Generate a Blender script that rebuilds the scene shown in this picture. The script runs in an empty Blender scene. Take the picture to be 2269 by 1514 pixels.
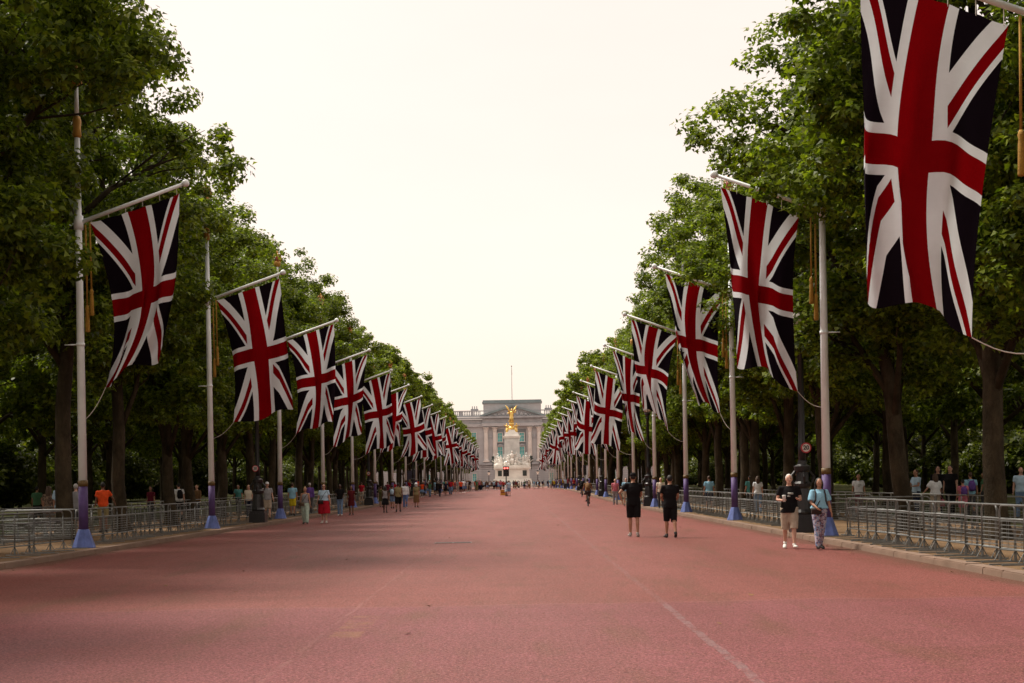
import bpy, bmesh, math, random
import numpy as np
from mathutils import Vector, Matrix, Quaternion

# ------------------------------------------------------------------ camera, sky, sun, exposure
scene = bpy.context.scene
col = scene.collection
R = math.radians
EYE = 1.6

cam_data = bpy.data.cameras.new('camera')
cam_data.sensor_width = 36.0
cam_data.lens = 50.0
cam_data.shift_x = -0.0037
cam_data.shift_y = 0.1388
cam_data.clip_start = 0.1
cam_data.clip_end = 6000.0
cam = bpy.data.objects.new('camera', cam_data)
col.objects.link(cam)
cam.matrix_world = (Matrix.Translation((0, 0, EYE)) @ Matrix.Rotation(R(90), 4, 'X') @ Matrix.Rotation(-0.0165, 4, 'Z'))
scene.camera = cam

SUN_ELEV, SUN_AZ = R(57), R(-60)          # azimuth from +Y (down the road), clockwise; light comes from ahead on the left
world = bpy.data.worlds.new('World')
scene.world = world
world.use_nodes = True
wn = world.node_tree
for n in list(wn.nodes):
    wn.nodes.remove(n)
w_out = wn.nodes.new('ShaderNodeOutputWorld')
w_bg = wn.nodes.new('ShaderNodeBackground')
w_sky = wn.nodes.new('ShaderNodeTexSky')
w_sky.sky_type = 'NISHITA'
w_sky.sun_disc = False
w_sky.sun_elevation = SUN_ELEV
w_sky.sun_rotation = SUN_AZ
w_sky.air_density = 1.0
w_sky.dust_density = 3.0
w_mix = wn.nodes.new('ShaderNodeMixRGB')
w_mix.inputs[0].default_value = 0.72
w_mix.inputs[2].default_value = (10.4, 8.6, 7.2, 1)      # bright even veil of thin cloud
wn.links.new(w_sky.outputs[0], w_mix.inputs[1])
w_tc = wn.nodes.new('ShaderNodeTexCoord')
w_map = wn.nodes.new('ShaderNodeMapping')
w_map.inputs['Scale'].default_value = (1.6, 1.6, 5.0)
w_no = wn.nodes.new('ShaderNodeTexNoise')
w_no.inputs['Scale'].default_value = 1.8
w_no.inputs['Detail'].default_value = 5.0
w_rng = wn.nodes.new('ShaderNodeMapRange')
w_rng.inputs[1].default_value, w_rng.inputs[2].default_value = 0.3, 0.7
w_rng.inputs[3].default_value, w_rng.inputs[4].default_value = 1.00, 1.06
w_mul = wn.nodes.new('ShaderNodeMixRGB')
w_mul.blend_type = 'MULTIPLY'
w_mul.inputs[0].default_value = 1.0
wn.links.new(w_tc.outputs['Generated'], w_map.inputs[0])
wn.links.new(w_map.outputs[0], w_no.inputs['Vector'])
wn.links.new(w_no.outputs[0], w_rng.inputs[0])
wn.links.new(w_mix.outputs[0], w_mul.inputs[1])
wn.links.new(w_rng.outputs[0], w_mul.inputs[2])
wn.links.new(w_mul.outputs[0], w_bg.inputs[0])
w_bg.inputs[1].default_value = 0.10
wn.links.new(w_bg.outputs[0], w_out.inputs[0])

sun_data = bpy.data.lights.new('sun', 'SUN')
sun_data.energy = 4.0
sun_data.angle = R(14)
sun_data.color = (1.0, 0.93, 0.82)
sun = bpy.data.objects.new('sun', sun_data)
col.objects.link(sun)
sd = Vector((math.sin(SUN_AZ) * math.cos(SUN_ELEV), math.cos(SUN_AZ) * math.cos(SUN_ELEV), math.sin(SUN_ELEV)))
sun.rotation_euler = sd.to_track_quat('Z', 'Y').to_euler()

scene.view_settings.view_transform = 'Standard'
scene.view_settings.look = 'None'
scene.view_settings.exposure = 0.40
scene.view_settings.gamma = 1.0
scene.render.engine = 'CYCLES'
scene.cycles.max_bounces = 4
scene.cycles.diffuse_bounces = 2
scene.cycles.glossy_bounces = 2
scene.cycles.transmission_bounces = 2
scene.cycles.transparent_max_bounces = 4
scene.cycles.sample_clamp_indirect = 6.0
try:
    scene.render.use_persistent_data = False
    scene.cycles.use_adaptive_sampling = True
    scene.cycles.adaptive_threshold = 0.02
    scene.cycles.use_denoising = True
except Exception:
    pass

random.seed(7)
rng = np.random.default_rng(7)

KERB_L, KERB_R = -10.65, 7.6
POLE_L, POLE_R = -11.29, 8.1

def gz(y):                                  # the avenue rises half a metre towards the circus
    t = min(1.0, max(0.0, (y - 85.0) / 125.0))
    return 0.56 * t * t * (3 - 2 * t)

# ------------------------------------------------------------------ materials
MATS = {}

def new_mat(name):
    m = bpy.data.materials.new(name)
    m.use_nodes = True
    nt = m.node_tree
    b = nt.nodes['Principled BSDF']
    return m, nt, b

class NT:
    """small helper for node trees"""
    def __init__(s, nt):
        s.nt = nt
    def node(s, t, **kw):
        n = s.nt.nodes.new(t)
        for k, v in kw.items():
            setattr(n, k, v)
        return n
    def put(s, sock, v):
        if isinstance(v, bpy.types.NodeSocket):
            s.nt.links.new(v, sock)
        else:
            sock.default_value = v
    def math(s, op, a, b=0.0, c=None, clamp=False):
        n = s.node('ShaderNodeMath', operation=op)
        n.use_clamp = clamp
        s.put(n.inputs[0], a)
        s.put(n.inputs[1], b)
        if c is not None:
            s.put(n.inputs[2], c)
        return n.outputs[0]
    def mix(s, fac, a, b, mode='MIX'):
        n = s.node('ShaderNodeMixRGB', blend_type=mode)
        s.put(n.inputs[0], fac)
        s.put(n.inputs[1], a if isinstance(a, bpy.types.NodeSocket) else tuple(a)[:3] + (1,))
        s.put(n.inputs[2], b if isinstance(b, bpy.types.NodeSocket) else tuple(b)[:3] + (1,))
        return n.outputs[0]
    def noise(s, vec, scale, detail=4.0, rough=0.55, out=0):
        n = s.node('ShaderNodeTexNoise')
        if vec is not None:
            s.put(n.inputs['Vector'], vec)
        n.inputs['Scale'].default_value = scale
        n.inputs['Detail'].default_value = detail
        n.inputs['Roughness'].default_value = rough
        return n.outputs[out]
    def ramp(s, fac, a, b):
        n = s.node('ShaderNodeMapRange')
        s.put(n.inputs[0], fac)
        n.inputs[1].default_value = a
        n.inputs[2].default_value = b
        return n.outputs[0]
    def obj(s):
        return s.node('ShaderNodeTexCoord').outputs['Object']
    def pos(s):
        return s.node('ShaderNodeNewGeometry').outputs['Position']
    def bump(s, h, strength, dist, bsdf):
        n = s.node('ShaderNodeBump')
        n.inputs['Strength'].default_value = strength
        n.inputs['Distance'].default_value = dist
        s.put(n.inputs['Height'], h)
        s.nt.links.new(n.outputs[0], bsdf.inputs['Normal'])

def plain(name, c, rough=0.6, metal=0.0, var=0.15, scale=6.0, bump=0.0, spec=0.5, coat=0.0):
    """base colour with a little mottling and grain"""
    if name in MATS:
        return MATS[name]
    m, nt, b = new_mat(name)
    h = NT(nt)
    o = h.obj()
    n = h.noise(o, scale, 5)
    dark = tuple(x * (1 - var) for x in c)
    lite = tuple(min(1, x * (1 + var)) for x in c)
    nt.links.new(h.mix(h.ramp(n, 0.3, 0.7), dark, lite), b.inputs['Base Color'])
    b.inputs['Roughness'].default_value = rough
    b.inputs['Metallic'].default_value = metal
    b.inputs['Specular IOR Level'].default_value = spec
    if bump:
        h.bump(h.noise(o, scale * 6, 3), bump, 0.02, b)
    MATS[name] = m
    return m

def fabric(name, c, wrinkle=0.35):
    if name in MATS:
        return MATS[name]
    m, nt, b = new_mat(name)
    h = NT(nt)
    o = h.obj()
    n = h.noise(o, 9.0, 4)
    nt.links.new(h.mix(h.ramp(n, 0.3, 0.7), tuple(x * 0.82 for x in c), tuple(min(1, x * 1.1) for x in c)), b.inputs['Base Color'])
    b.inputs['Roughness'].default_value = 0.9
    b.inputs['Specular IOR Level'].default_value = 0.15
    h.bump(h.noise(o, 14.0, 3), wrinkle, 0.03, b)
    MATS[name] = m
    return m

def make_road_material():
    m, nt, b = new_mat('red_asphalt')
    h = NT(nt)
    p = h.pos()
    sx = h.node('ShaderNodeSeparateXYZ')
    nt.links.new(p, sx.inputs[0])
    X, Y = sx.outputs[0], sx.outputs[1]
    mp = h.node('ShaderNodeMapping')
    mp.inputs['Scale'].default_value = (1.0, 0.16, 1.0)
    nt.links.new(p, mp.inputs[0])
    stretched = mp.outputs[0]
    mp2 = h.node('ShaderNodeMapping')
    mp2.inputs['Scale'].default_value = (0.25, 1.0, 1.0)
    nt.links.new(p, mp2.inputs[0])
    big = h.ramp(h.noise(stretched, 0.55, 5, 0.6), 0.32, 0.68)
    mid = h.ramp(h.noise(p, 1.1, 5, 0.6), 0.3, 0.7)
    cross = h.ramp(h.noise(mp2.outputs[0], 0.9, 5, 0.6), 0.42, 0.72)
    grain = h.ramp(h.noise(p, 24.0, 3, 0.8), 0.42, 0.60)
    grain2 = h.ramp(h.noise(p, 42.0, 2, 0.7), 0.50, 0.66)
    # far laid surface: brick red brown; near patch: pinker relaid surface
    far = h.mix(big, (0.200, 0.054, 0.045), (0.275, 0.087, 0.077))
    near = h.mix(big, (0.190, 0.053, 0.063), (0.262, 0.084, 0.100))
    wob = h.math('ADD', Y, h.math('MULTIPLY', h.math('SUBTRACT', h.noise(p, 0.35, 4), 0.5), 1.0))
    isnear = h.ramp(wob, 18.95, 18.65)
    c = h.mix(isnear, far, near)
    # traffic bands running along the carriageway, worn darker and browner
    band = h.math('SINE', h.math('MULTIPLY', h.math('ADD', X, 0.7), 1.55))
    band = h.math('MULTIPLY', h.ramp(band, -0.2, 1.0), 0.35)
    c = h.mix(h.math('MULTIPLY', band, mid), c, (0.11, 0.045, 0.028))
    # transverse darker drags
    c = h.mix(h.math('MULTIPLY', cross, 0.38), c, (0.11, 0.036, 0.026))
    # brown oily blotches
    blot = h.ramp(h.noise(stretched, 1.3, 6, 0.65), 0.52, 0.68)
    c = h.mix(h.math('MULTIPLY', blot, 0.65), c, (0.115, 0.056, 0.026))
    # a dusty grey worn area on the near left
    gx = h.ramp(h.math('ADD', X, h.math('MULTIPLY', mid, 1.0)), -3.4, -4.9)
    gy = h.ramp(Y, 16.8, 14.6)
    c = h.mix(h.math('MULTIPLY', h.math('MULTIPLY', gx, gy), 0.5), c, (0.19, 0.105, 0.125))
    # grain of the stone chippings, coarse to fine
    clump = h.ramp(h.noise(p, 6.5, 4, 0.75), 0.42, 0.62)
    c = h.mix(h.math('MULTIPLY', clump, 0.55), c, h.mix(0.75, c, (0.06, 0.025, 0.018)))
    c = h.mix(h.math('MULTIPLY', grain, 0.75), c, h.mix(0.75, c, (0.045, 0.018, 0.014)))
    c = h.mix(h.math('MULTIPLY', grain2, 0.60), c, (0.46, 0.19, 0.16))
    # lengthwise filled joints
    wx = h.math('ADD', X, h.math('MULTIPLY', h.math('SUBTRACT', h.noise(p, 0.8, 4), 0.5), 0.12))
    j1 = h.math('LESS_THAN', h.math('ABSOLUTE', h.math('SUBTRACT', wx, 1.9)), 0.045)
    j1 = h.math('MULTIPLY', j1, h.ramp(h.noise(p, 5.0, 4), 0.35, 0.6))
    jn = h.math('ADD', 0.20, h.math('MULTIPLY', isnear, 0.25))
    c = h.mix(h.math('MULTIPLY', j1, jn), c, (0.22, 0.17, 0.17))
    j2 = h.math('LESS_THAN', h.math('ABSOLUTE', h.math('SUBTRACT', wx, -2.12)), 0.022)
    c = h.mix(h.math('MULTIPLY', h.math('MULTIPLY', j2, h.ramp(h.noise(p, 2.2, 4), 0.4, 0.62)), 0.35), c, (0.30, 0.16, 0.14))
    j3 = h.math('LESS_THAN', h.math('ABSOLUTE', h.math('SUBTRACT', wob, 18.85)), 0.035)
    c = h.mix(h.math('MULTIPLY', j3, 0.30), c, (0.30, 0.16, 0.15))
    # faded yellow paint scrap
    y1 = h.math('LESS_THAN', h.math('ABSOLUTE', h.math('SUBTRACT', X, -1.85)), 0.17)
    y2 = h.math('LESS_THAN', h.math('ABSOLUTE', h.math('SUBTRACT', Y, 16.2)), 1.3)
    yy = h.math('MULTIPLY', h.math('MULTIPLY', y1, y2), h.ramp(h.noise(p, 3.0, 5, .7), 0.45, 0.7))
    c = h.mix(h.math('MULTIPLY', yy, 0.6), c, (0.27, 0.16, 0.06))
    # muddy gutter along the kerbs
    g1 = h.ramp(h.math('ADD', X, h.math('MULTIPLY', mid, 0.25)), KERB_R - 0.42, KERB_R - 0.02)
    g2 = h.ramp(h.math('SUBTRACT', X, h.math('MULTIPLY', mid, 0.25)), KERB_L + 0.42, KERB_L + 0.02)
    c = h.mix(h.math('MULTIPLY', h.math('MAXIMUM', g1, g2), 0.7), c, (0.10, 0.055, 0.035))
    nt.links.new(c, b.inputs['Base Color'])
    nt.links.new(h.math('ADD', 0.50, h.math('MULTIPLY', grain, 0.15)), b.inputs['Roughness'])
    b.inputs['Specular IOR Level'].default_value = 0.16
    h.bump(h.math('ADD', grain, h.math('MULTIPLY', grain2, 0.5)), 0.5, 0.012, b)
    MATS['road'] = m
    return m

def make_dirt_material():
    m, nt, b = new_mat('trodden_hoggin')
    h = NT(nt)
    p = h.pos()
    a = h.ramp(h.noise(p, 0.5, 6, 0.65), 0.35, 0.7)
    g = h.ramp(h.noise(p, 24.0, 4, 0.75), 0.3, 0.7)
    c = h.mix(a, (0.22, 0.135, 0.070), (0.13, 0.078, 0.040))
    c = h.mix(h.math('MULTIPLY', g, 0.45), c, (0.085, 0.055, 0.03))
    leaf = h.ramp(h.noise(p, 7.0, 5, 0.8), 0.62, 0.70)
    c = h.mix(h.math('MULTIPLY', leaf, 0.6), c, (0.10, 0.05, 0.018))
    nt.links.new(c, b.inputs['Base Color'])
    b.inputs['Roughness'].default_value = 0.95
    b.inputs['Specular IOR Level'].default_value = 0.2
    h.bump(g, 0.5, 0.03, b)
    MATS['dirt'] = m
    return m

def make_lawn_material():
    m, nt, b = new_mat('park_lawn')
    h = NT(nt)
    p = h.pos()
    a = h.ramp(h.noise(p, 0.22, 6, 0.65), 0.40, 0.62)
    g = h.ramp(h.noise(p, 12.0, 4, 0.8), 0.3, 0.7)
    c = h.mix(a, (0.070, 0.050, 0.025), (0.040, 0.062, 0.014))
    c = h.mix(h.math('MULTIPLY', g, 0.5), c, (0.03, 0.035, 0.012))
    nt.links.new(c, b.inputs['Base Color'])
    b.inputs['Roughness'].default_value = 1.0
    b.inputs['Specular IOR Level'].default_value = 0.1
    h.bump(g, 0.6, 0.05, b)
    MATS['lawn'] = m
    return m

def make_kerb_material():
    m, nt, b = new_mat('granite_kerb')
    h = NT(nt)
    p = h.pos()
    oi = h.node('ShaderNodeObjectInfo').outputs['Random']
    a = h.ramp(h.noise(p, 1.4, 5, 0.6), 0.3, 0.7)
    g = h.ramp(h.noise(p, 55.0, 3, 0.8), 0.3, 0.7)
    c = h.mix(a, (0.27, 0.180, 0.130), (0.185, 0.120, 0.085))
    c = h.mix(h.math('MULTIPLY', oi, 0.35), c, (0.26, 0.19, 0.15))
    c = h.mix(h.math('MULTIPLY', g, 0.3), c, (0.12, 0.08, 0.06))
    nt.links.new(c, b.inputs['Base Color'])
    b.inputs['Roughness'].default_value = 0.85
    b.inputs['Specular IOR Level'].default_value = 0.3
    h.bump(g, 0.35, 0.01, b)
    MATS['kerb'] = m
    return m

def make_leaf_material(name, c1, c2, trans):
    m, nt, b = new_mat(name)
    h = NT(nt)
    geo = h.node('ShaderNodeNewGeometry')
    rnd = geo.outputs['Random Per Island']
    oi = h.node('ShaderNodeObjectInfo').outputs['Random']
    c = h.mix(h.math('POWER', rnd, 1.7), c1, c2)
    yell = h.math('GREATER_THAN', rnd, 0.965)
    c = h.mix(h.math('MULTIPLY', yell, 0.5), c, (0.16, 0.15, 0.02))
    c = h.mix(h.math('MULTIPLY', oi, 0.30), c, h.mix(0.5, c, (0.10, 0.11, 0.012)))
    nt.links.new(c, b.inputs['Base Color'])
    b.inputs['Roughness'].default_value = 0.42
    b.inputs['Specular IOR Level'].default_value = 0.22
    tr = h.node('ShaderNodeBsdfTranslucent')
    tc = h.mix(1.0, c, (1.25, 1.35, 0.45), 'MULTIPLY')
    nt.links.new(tc, tr.inputs[0])
    mx = h.node('ShaderNodeMixShader')
    mx.inputs[0].default_value = trans
    out = nt.nodes['Material Output']
    nt.links.new(b.outputs[0], mx.inputs[1])
    nt.links.new(tr.outputs[0], mx.inputs[2])
    nt.links.new(mx.outputs[0], out.inputs[0])
    MATS[name] = m
    return m

def make_bark_material():
    m, nt, b = new_mat('plane_bark')
    h = NT(nt)
    o = h.obj()
    mp = h.node('ShaderNodeMapping')
    mp.inputs['Scale'].default_value = (1, 1, 0.45)
    nt.links.new(o, mp.inputs[0])
    a = h.ramp(h.noise(mp.outputs[0], 2.2, 6, 0.65), 0.42, 0.60)
    g = h.ramp(h.noise(mp.outputs[0], 16.0, 4, 0.7), 0.3, 0.7)
    c = h.mix(a, (0.030, 0.023, 0.014), (0.078, 0.059, 0.036))
    c = h.mix(h.math('MULTIPLY', g, 0.5), c, (0.04, 0.03, 0.018))
    nt.links.new(c, b.inputs['Base Color'])
    b.inputs['Roughness'].default_value = 0.95
    b.inputs['Specular IOR Level'].default_value = 0.15
    h.bump(g, 0.7, 0.04, b)
    MATS['bark'] = m
    return m

def make_flag_material():
    m, nt, b = new_mat('union_flag_cloth')
    h = NT(nt)
    uv = h.node('ShaderNodeTexCoord').outputs['UV']
    s = h.node('ShaderNodeSeparateXYZ')
    nt.links.new(uv, s.inputs[0])
    x = h.math('MULTIPLY', h.math('SUBTRACT', s.outputs[1], 0.5), 60.0)     # long side hangs down
    y = h.math('MULTIPLY', h.math('SUBTRACT', s.outputs[0], 0.5), 30.0)
    ax, ay = h.math('ABSOLUTE', x), h.math('ABSOLUTE', y)
    d = h.math('DIVIDE', h.math('SUBTRACT', ax, h.math('MULTIPLY', ay, 2.0)), math.sqrt(5))
    sg = h.math('SIGN', h.math('MULTIPLY', x, y))
    e = h.math('MULTIPLY', h.math('MULTIPLY', d, sg), -1.0)
    wsal = h.math('LESS_THAN', h.math('ABSOLUTE', d), 3.0)
    rsal = h.math('MULTIPLY', h.math('GREATER_THAN', e, 0.0), h.math('LESS_THAN', e, 2.0))
    mn = h.math('MINIMUM', ax, ay)
    wcr = h.math('LESS_THAN', mn, 5.0)
    rcr = h.math('LESS_THAN', mn, 3.0)
    BLUE, RED, WHITE = (0.007, 0.004, 0.007), (0.210, 0.001, 0.003), (0.76, 0.80, 0.83)
    c = h.mix(wsal, BLUE, WHITE)
    c = h.mix(rsal, c, RED)
    c = h.mix(wcr, c, WHITE)
    c = h.mix(rcr, c, RED)
    n = h.ramp(h.noise(h.obj(), 3.0, 4), 0.3, 0.7)
    c = h.mix(h.math('MULTIPLY', n, 0.18), c, h.mix(0.5, c, (0.0, 0.0, 0.0)))
    # sewn seams
    nt.links.new(c, b.inputs['Base Color'])
    b.inputs['Roughness'].default_value = 0.85
    b.inputs['Specular IOR Level'].default_value = 0.04
    mp = h.node('ShaderNodeMapping')
    mp.inputs['Scale'].default_value = (7.0, 60.0, 1.0)
    mp.inputs['Rotation'].default_value = (0, 0, 0.5)
    nt.links.new(uv, mp.inputs[0])
    h.bump(h.noise(mp.outputs[0], 1.0, 3), 0.25, 0.03, b)
    tr = h.node('ShaderNodeBsdfTranslucent')
    nt.links.new(c, tr.inputs[0])
    mx = h.node('ShaderNodeMixShader')
    mx.inputs[0].default_value = 0.28
    nt.links.new(b.outputs[0], mx.inputs[1])
    nt.links.new(tr.outputs[0], mx.inputs[2])
    nt.links.new(mx.outputs[0], nt.nodes['Material Output'].inputs[0])
    MATS['flag'] = m
    return m

make_road_material(); make_dirt_material(); make_lawn_material(); make_kerb_material()
make_bark_material(); make_flag_material()
LEAF = make_leaf_material('plane_leaf', (0.040, 0.070, 0.007), (0.275, 0.345, 0.034), 0.46)
LEAF_FAR = make_leaf_material('plane_leaf_mass', (0.054, 0.088, 0.010), (0.310, 0.375, 0.044), 0.46)
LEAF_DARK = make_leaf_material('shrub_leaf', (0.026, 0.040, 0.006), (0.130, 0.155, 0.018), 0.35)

WHITE_POLE = plain('white_pole_paint', (0.82, 0.87, 0.88), 0.5, var=0.10, scale=1.6)
GOLD_PAINT = plain('gold_paint', (0.42, 0.22, 0.035), 0.45, 0.25)
CORD_GOLD = plain('gold_cord', (0.36, 0.19, 0.02), 0.8, 0.0, 0.3, 40, 0.5)
SLEEVE_PURPLE = plain('purple_wrap', (0.070, 0.036, 0.14), 0.65, var=0.25, scale=4, bump=0.15)
BASE_BLUE = plain('blue_cone_paint', (0.085, 0.125, 0.34), 0.65, var=0.3, scale=5, bump=0.15)
BAND_BROWN = plain('brown_band', (0.115, 0.065, 0.014), 0.6)
CROWN_RED = plain('crown_red', (0.28, 0.03, 0.02), 0.6)
STEEL = plain('galvanised_steel', (0.155, 0.16, 0.155), 0.45, 0.45, 0.35, 5)
BLACK_IRON = plain('black_iron', (0.010, 0.009, 0.010), 0.38, 0.0, 0.3, 8)
ROPE = plain('white_rope', (0.55, 0.52, 0.46), 0.9)
GLASS_GLOBE = plain('opal_glass', (0.72, 0.68, 0.60), 0.25, var=0.05)

# ------------------------------------------------------------------ mesh helpers
class MB:
    """collects simple shapes into one mesh"""
    def __init__(s):
        s.v, s.f, s.m = [], [], []
        s.cur = 0
    def face(s, idx):
        s.f.append(tuple(idx)); s.m.append(s.cur)
    def box(s, c, d, rot=None, taper=1.0):
        n = len(s.v)
        for z in (-1, 1):
            k = taper if z > 0 else 1.0
            for x, y in ((-1, -1), (1, -1), (1, 1), (-1, 1)):
                p = Vector((x * d[0] / 2 * k, y * d[1] / 2 * k, z * d[2] / 2))
                if rot is not None:
                    p = rot @ p
                s.v.append((p.x + c[0], p.y + c[1], p.z + c[2]))
        for q in ((0, 3, 2, 1), (4, 5, 6, 7), (0, 1, 5, 4), (1, 2, 6, 5), (2, 3, 7, 6), (3, 0, 4, 7)):
            s.face([n + i for i in q])
        return s
    def tube(s, pts, rad, seg=8, cap=True, side=None, squash=None):
        """pts: path, rad: number, list of numbers or list of (rx, ry)"""
        pts = [Vector(p) for p in pts]
        if isinstance(rad, (int, float)):
            rad = [rad] * len(pts)
        rad = [(r, r) if isinstance(r, (int, float)) else r for r in rad]
        n0 = len(s.v)
        ref = Vector(side) if side is not None else None
        u = None
        for i, p in enumerate(pts):
            a = pts[max(0, i - 1)]
            c = pts[min(len(pts) - 1, i + 1)]
            t = (c - a)
            t = t.normalized() if t.length > 1e-9 else Vector((0, 0, 1))
            base = ref if ref is not None else (u if u is not None else (Vector((1, 0, 0)) if abs(t.x) < 0.9 else Vector((0, 1, 0))))
            u = base - t * base.dot(t)
            if u.length < 1e-5:
                u = t.orthogonal()
            u.normalize()
            w = t.cross(u)
            for k in range(seg):
                a_ = 2 * math.pi * k / seg
                q = p + u * (math.cos(a_) * rad[i][0]) + w * (math.sin(a_) * rad[i][1])
                s.v.append(tuple(q))
        for i in range(len(pts) - 1):
            for k in range(seg):
                a0 = n0 + i * seg + k
                a1 = n0 + i * seg + (k + 1) % seg
                s.face((a0, a1, a1 + seg, a0 + seg))
        if cap:
            s.face([n0 + k for k in reversed(range(seg))])
            e = n0 + (len(pts) - 1) * seg
            s.face([e + k for k in range(seg)])
        return s
    def lathe(s, prof, c=(0, 0, 0), seg=16, square=False, rot0=0.0):
        n0 = len(s.v)
        for r, z in prof:
            for k in range(seg):
                a = 2 * math.pi * k / seg + rot0
                s.v.append((c[0] + r * math.cos(a), c[1] + r * math.sin(a), c[2] + z))
        for i in range(len(prof) - 1):
            for k in range(seg):
                a0 = n0 + i * seg + k
                a1 = n0 + i * seg + (k + 1) % seg
                s.face((a0, a1, a1 + seg, a0 + seg))
        s.face([n0 + k for k in reversed(range(seg))])
        e = n0 + (len(prof) - 1) * seg
        s.face([e + k for k in range(seg)])
        return s
    def ball(s, c, r, seg=12, rings=8, rot=None):
        if isinstance(r, (int, float)):
            r = (r, r, r)
        n0 = len(s.v)
        def put(x, y, z):
            p = Vector((x * r[0], y * r[1], z * r[2]))
            if rot is not None:
                p = rot @ p
            s.v.append((p.x + c[0], p.y + c[1], p.z + c[2]))
        put(0, 0, -1)
        for i in range(1, rings):
            a = math.pi * i / rings
            for k in range(seg):
                b = 2 * math.pi * k / seg
                put(math.sin(a) * math.cos(b), math.sin(a) * math.sin(b), -math.cos(a))
        put(0, 0, 1)
        last = len(s.v) - 1
        for k in range(seg):
            s.face((n0, n0 + 1 + (k + 1) % seg, n0 + 1 + k))
            for i in range(rings - 2):
                a0 = n0 + 1 + i * seg + k
                a1 = n0 + 1 + i * seg + (k + 1) % seg
                s.face((a0, a1, a1 + seg, a0 + seg))
            t = n0 + 1 + (rings - 2) * seg
            s.face((t + k, t + (k + 1) % seg, last))
        return s
    def torus(s, c, R_, r_, axis='X', seg=24, sides=6):
        n0 = len(s.v)
        for i in range(seg):
            a = 2 * math.pi * i / seg
            for k in range(sides):
                b = 2 * math.pi * k / sides
                rr = R_ + r_ * math.cos(b)
                p = (r_ * math.sin(b), rr * math.cos(a), rr * math.sin(a)) if axis == 'X' else (rr * math.cos(a), rr * math.sin(a), r_ * math.sin(b))
                s.v.append((c[0] + p[0], c[1] + p[1], c[2] + p[2]))
        for i in range(seg):
            for k in range(sides):
                a0 = n0 + i * sides + k
                a1 = n0 + i * sides + (k + 1) % sides
                b0 = n0 + ((i + 1) % seg) * sides + k
                b1 = n0 + ((i + 1) % seg) * sides + (k + 1) % sides
                s.face((a0, b0, b1, a1))
        return s
    def prism(s, poly, y0, y1):
        """polygon in x,z pulled from y0 to y1"""
        n = len(s.v); k = len(poly)
        for x, z in poly:
            s.v.append((x, y0, z))
        for x, z in poly:
            s.v.append((x, y1, z))
        s.face([n + i for i in range(k)])
        s.face([n + k + i for i in reversed(range(k))])
        for i in range(k):
            j = (i + 1) % k
            s.face((n + i, n + k + i, n + k + j, n + j))
        return s
    def mesh(s, name, smooth=False):
        me = bpy.data.meshes.new(name)
        me.from_pydata(s.v, [], s.f)
        if any(s.m):
            me.polygons.foreach_set('material_index', s.m)
        if smooth:
            me.polygons.foreach_set('use_smooth', [True] * len(me.polygons))
        me.update()
        return me
    def build(s, name, mat, parent=None, smooth=False):
        me = s.mesh(name, smooth)
        for mm in (mat if isinstance(mat, (list, tuple)) else [mat]):
            me.materials.append(mm)
        return link(name, me, parent)

def link(name, data, parent=None):
    o = bpy.data.objects.new(name, data)
    col.objects.link(o)
    if parent is not None:
        o.parent = parent
    return o

def tag(o, label=None, cat=None, group=None, kind=None):
    if label: o['label'] = label
    if cat: o['category'] = cat
    if group: o['group'] = group
    if kind: o['kind'] = kind
    return o

def empty(name, loc=(0, 0, 0), rz=0.0):
    o = link(name, None)
    o.location = loc
    o.rotation_euler = (0, 0, rz)
    o.empty_display_size = 0.2
    return o

KIDS = {}
def copy_tree(o, parent=None):
    c = o.copy()
    col.objects.link(c)
    c.parent = parent
    for ch in o.children:
        copy_tree(ch, c)
    return c

ORD = ['zeroth', 'first', 'second', 'third', 'fourth', 'fifth', 'sixth', 'seventh', 'eighth', 'ninth', 'tenth', 'eleventh', 'twelfth',
       'thirteenth', 'fourteenth', 'fifteenth', 'sixteenth', 'seventeenth', 'eighteenth', 'nineteenth']
TENS = {2: 'twent', 3: 'thirt', 4: 'fort', 5: 'fift', 6: 'sixt', 7: 'sevent', 8: 'eight', 9: 'ninet'}
def nth(n):
    if n < 20:
        return ORD[n]
    t, u = divmod(n, 10)
    if t >= 10:
        return '%dth' % n
    return TENS[t] + ('ieth' if u == 0 else 'y-' + ORD[u])

def arrays_mesh(name, verts, faces_flat, counts, smooth=False):
    me = bpy.data.meshes.new(name)
    me.vertices.add(len(verts))
    me.vertices.foreach_set('co', np.asarray(verts, dtype=np.float32).ravel())
    me.loops.add(len(faces_flat))
    me.loops.foreach_set('vertex_index', np.asarray(faces_flat, dtype=np.int32))
    counts = np.asarray(counts, dtype=np.int32)
    me.polygons.add(len(counts))
    starts = np.concatenate(([0], np.cumsum(counts)[:-1])).astype(np.int32)
    me.polygons.foreach_set('loop_start', starts)
    me.polygons.foreach_set('loop_total', counts)
    if smooth:
        me.polygons.foreach_set('use_smooth', np.ones(len(counts), dtype=bool))
    me.update(calc_edges=True)
    return me

# ------------------------------------------------------------------ ground, road, pavements
def strip(name, x0, x1, ys, z, mat, nx=1):
    """a sheet along the avenue that follows its gentle rise"""
    m = MB()
    xs = [x0 + (x1 - x0) * i / nx for i in range(nx + 1)]
    for y in ys:
        for x in xs:
            m.v.append((x, y, z + gz(y)))
    k = nx + 1
    for i in range(len(ys) - 1):
        for j in range(nx):
            m.face((i * k + j, i * k + j + 1, (i + 1) * k + j + 1, (i + 1) * k + j))
    o = m.build(name, mat)
    o['kind'] = 'structure'
    return o

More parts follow.
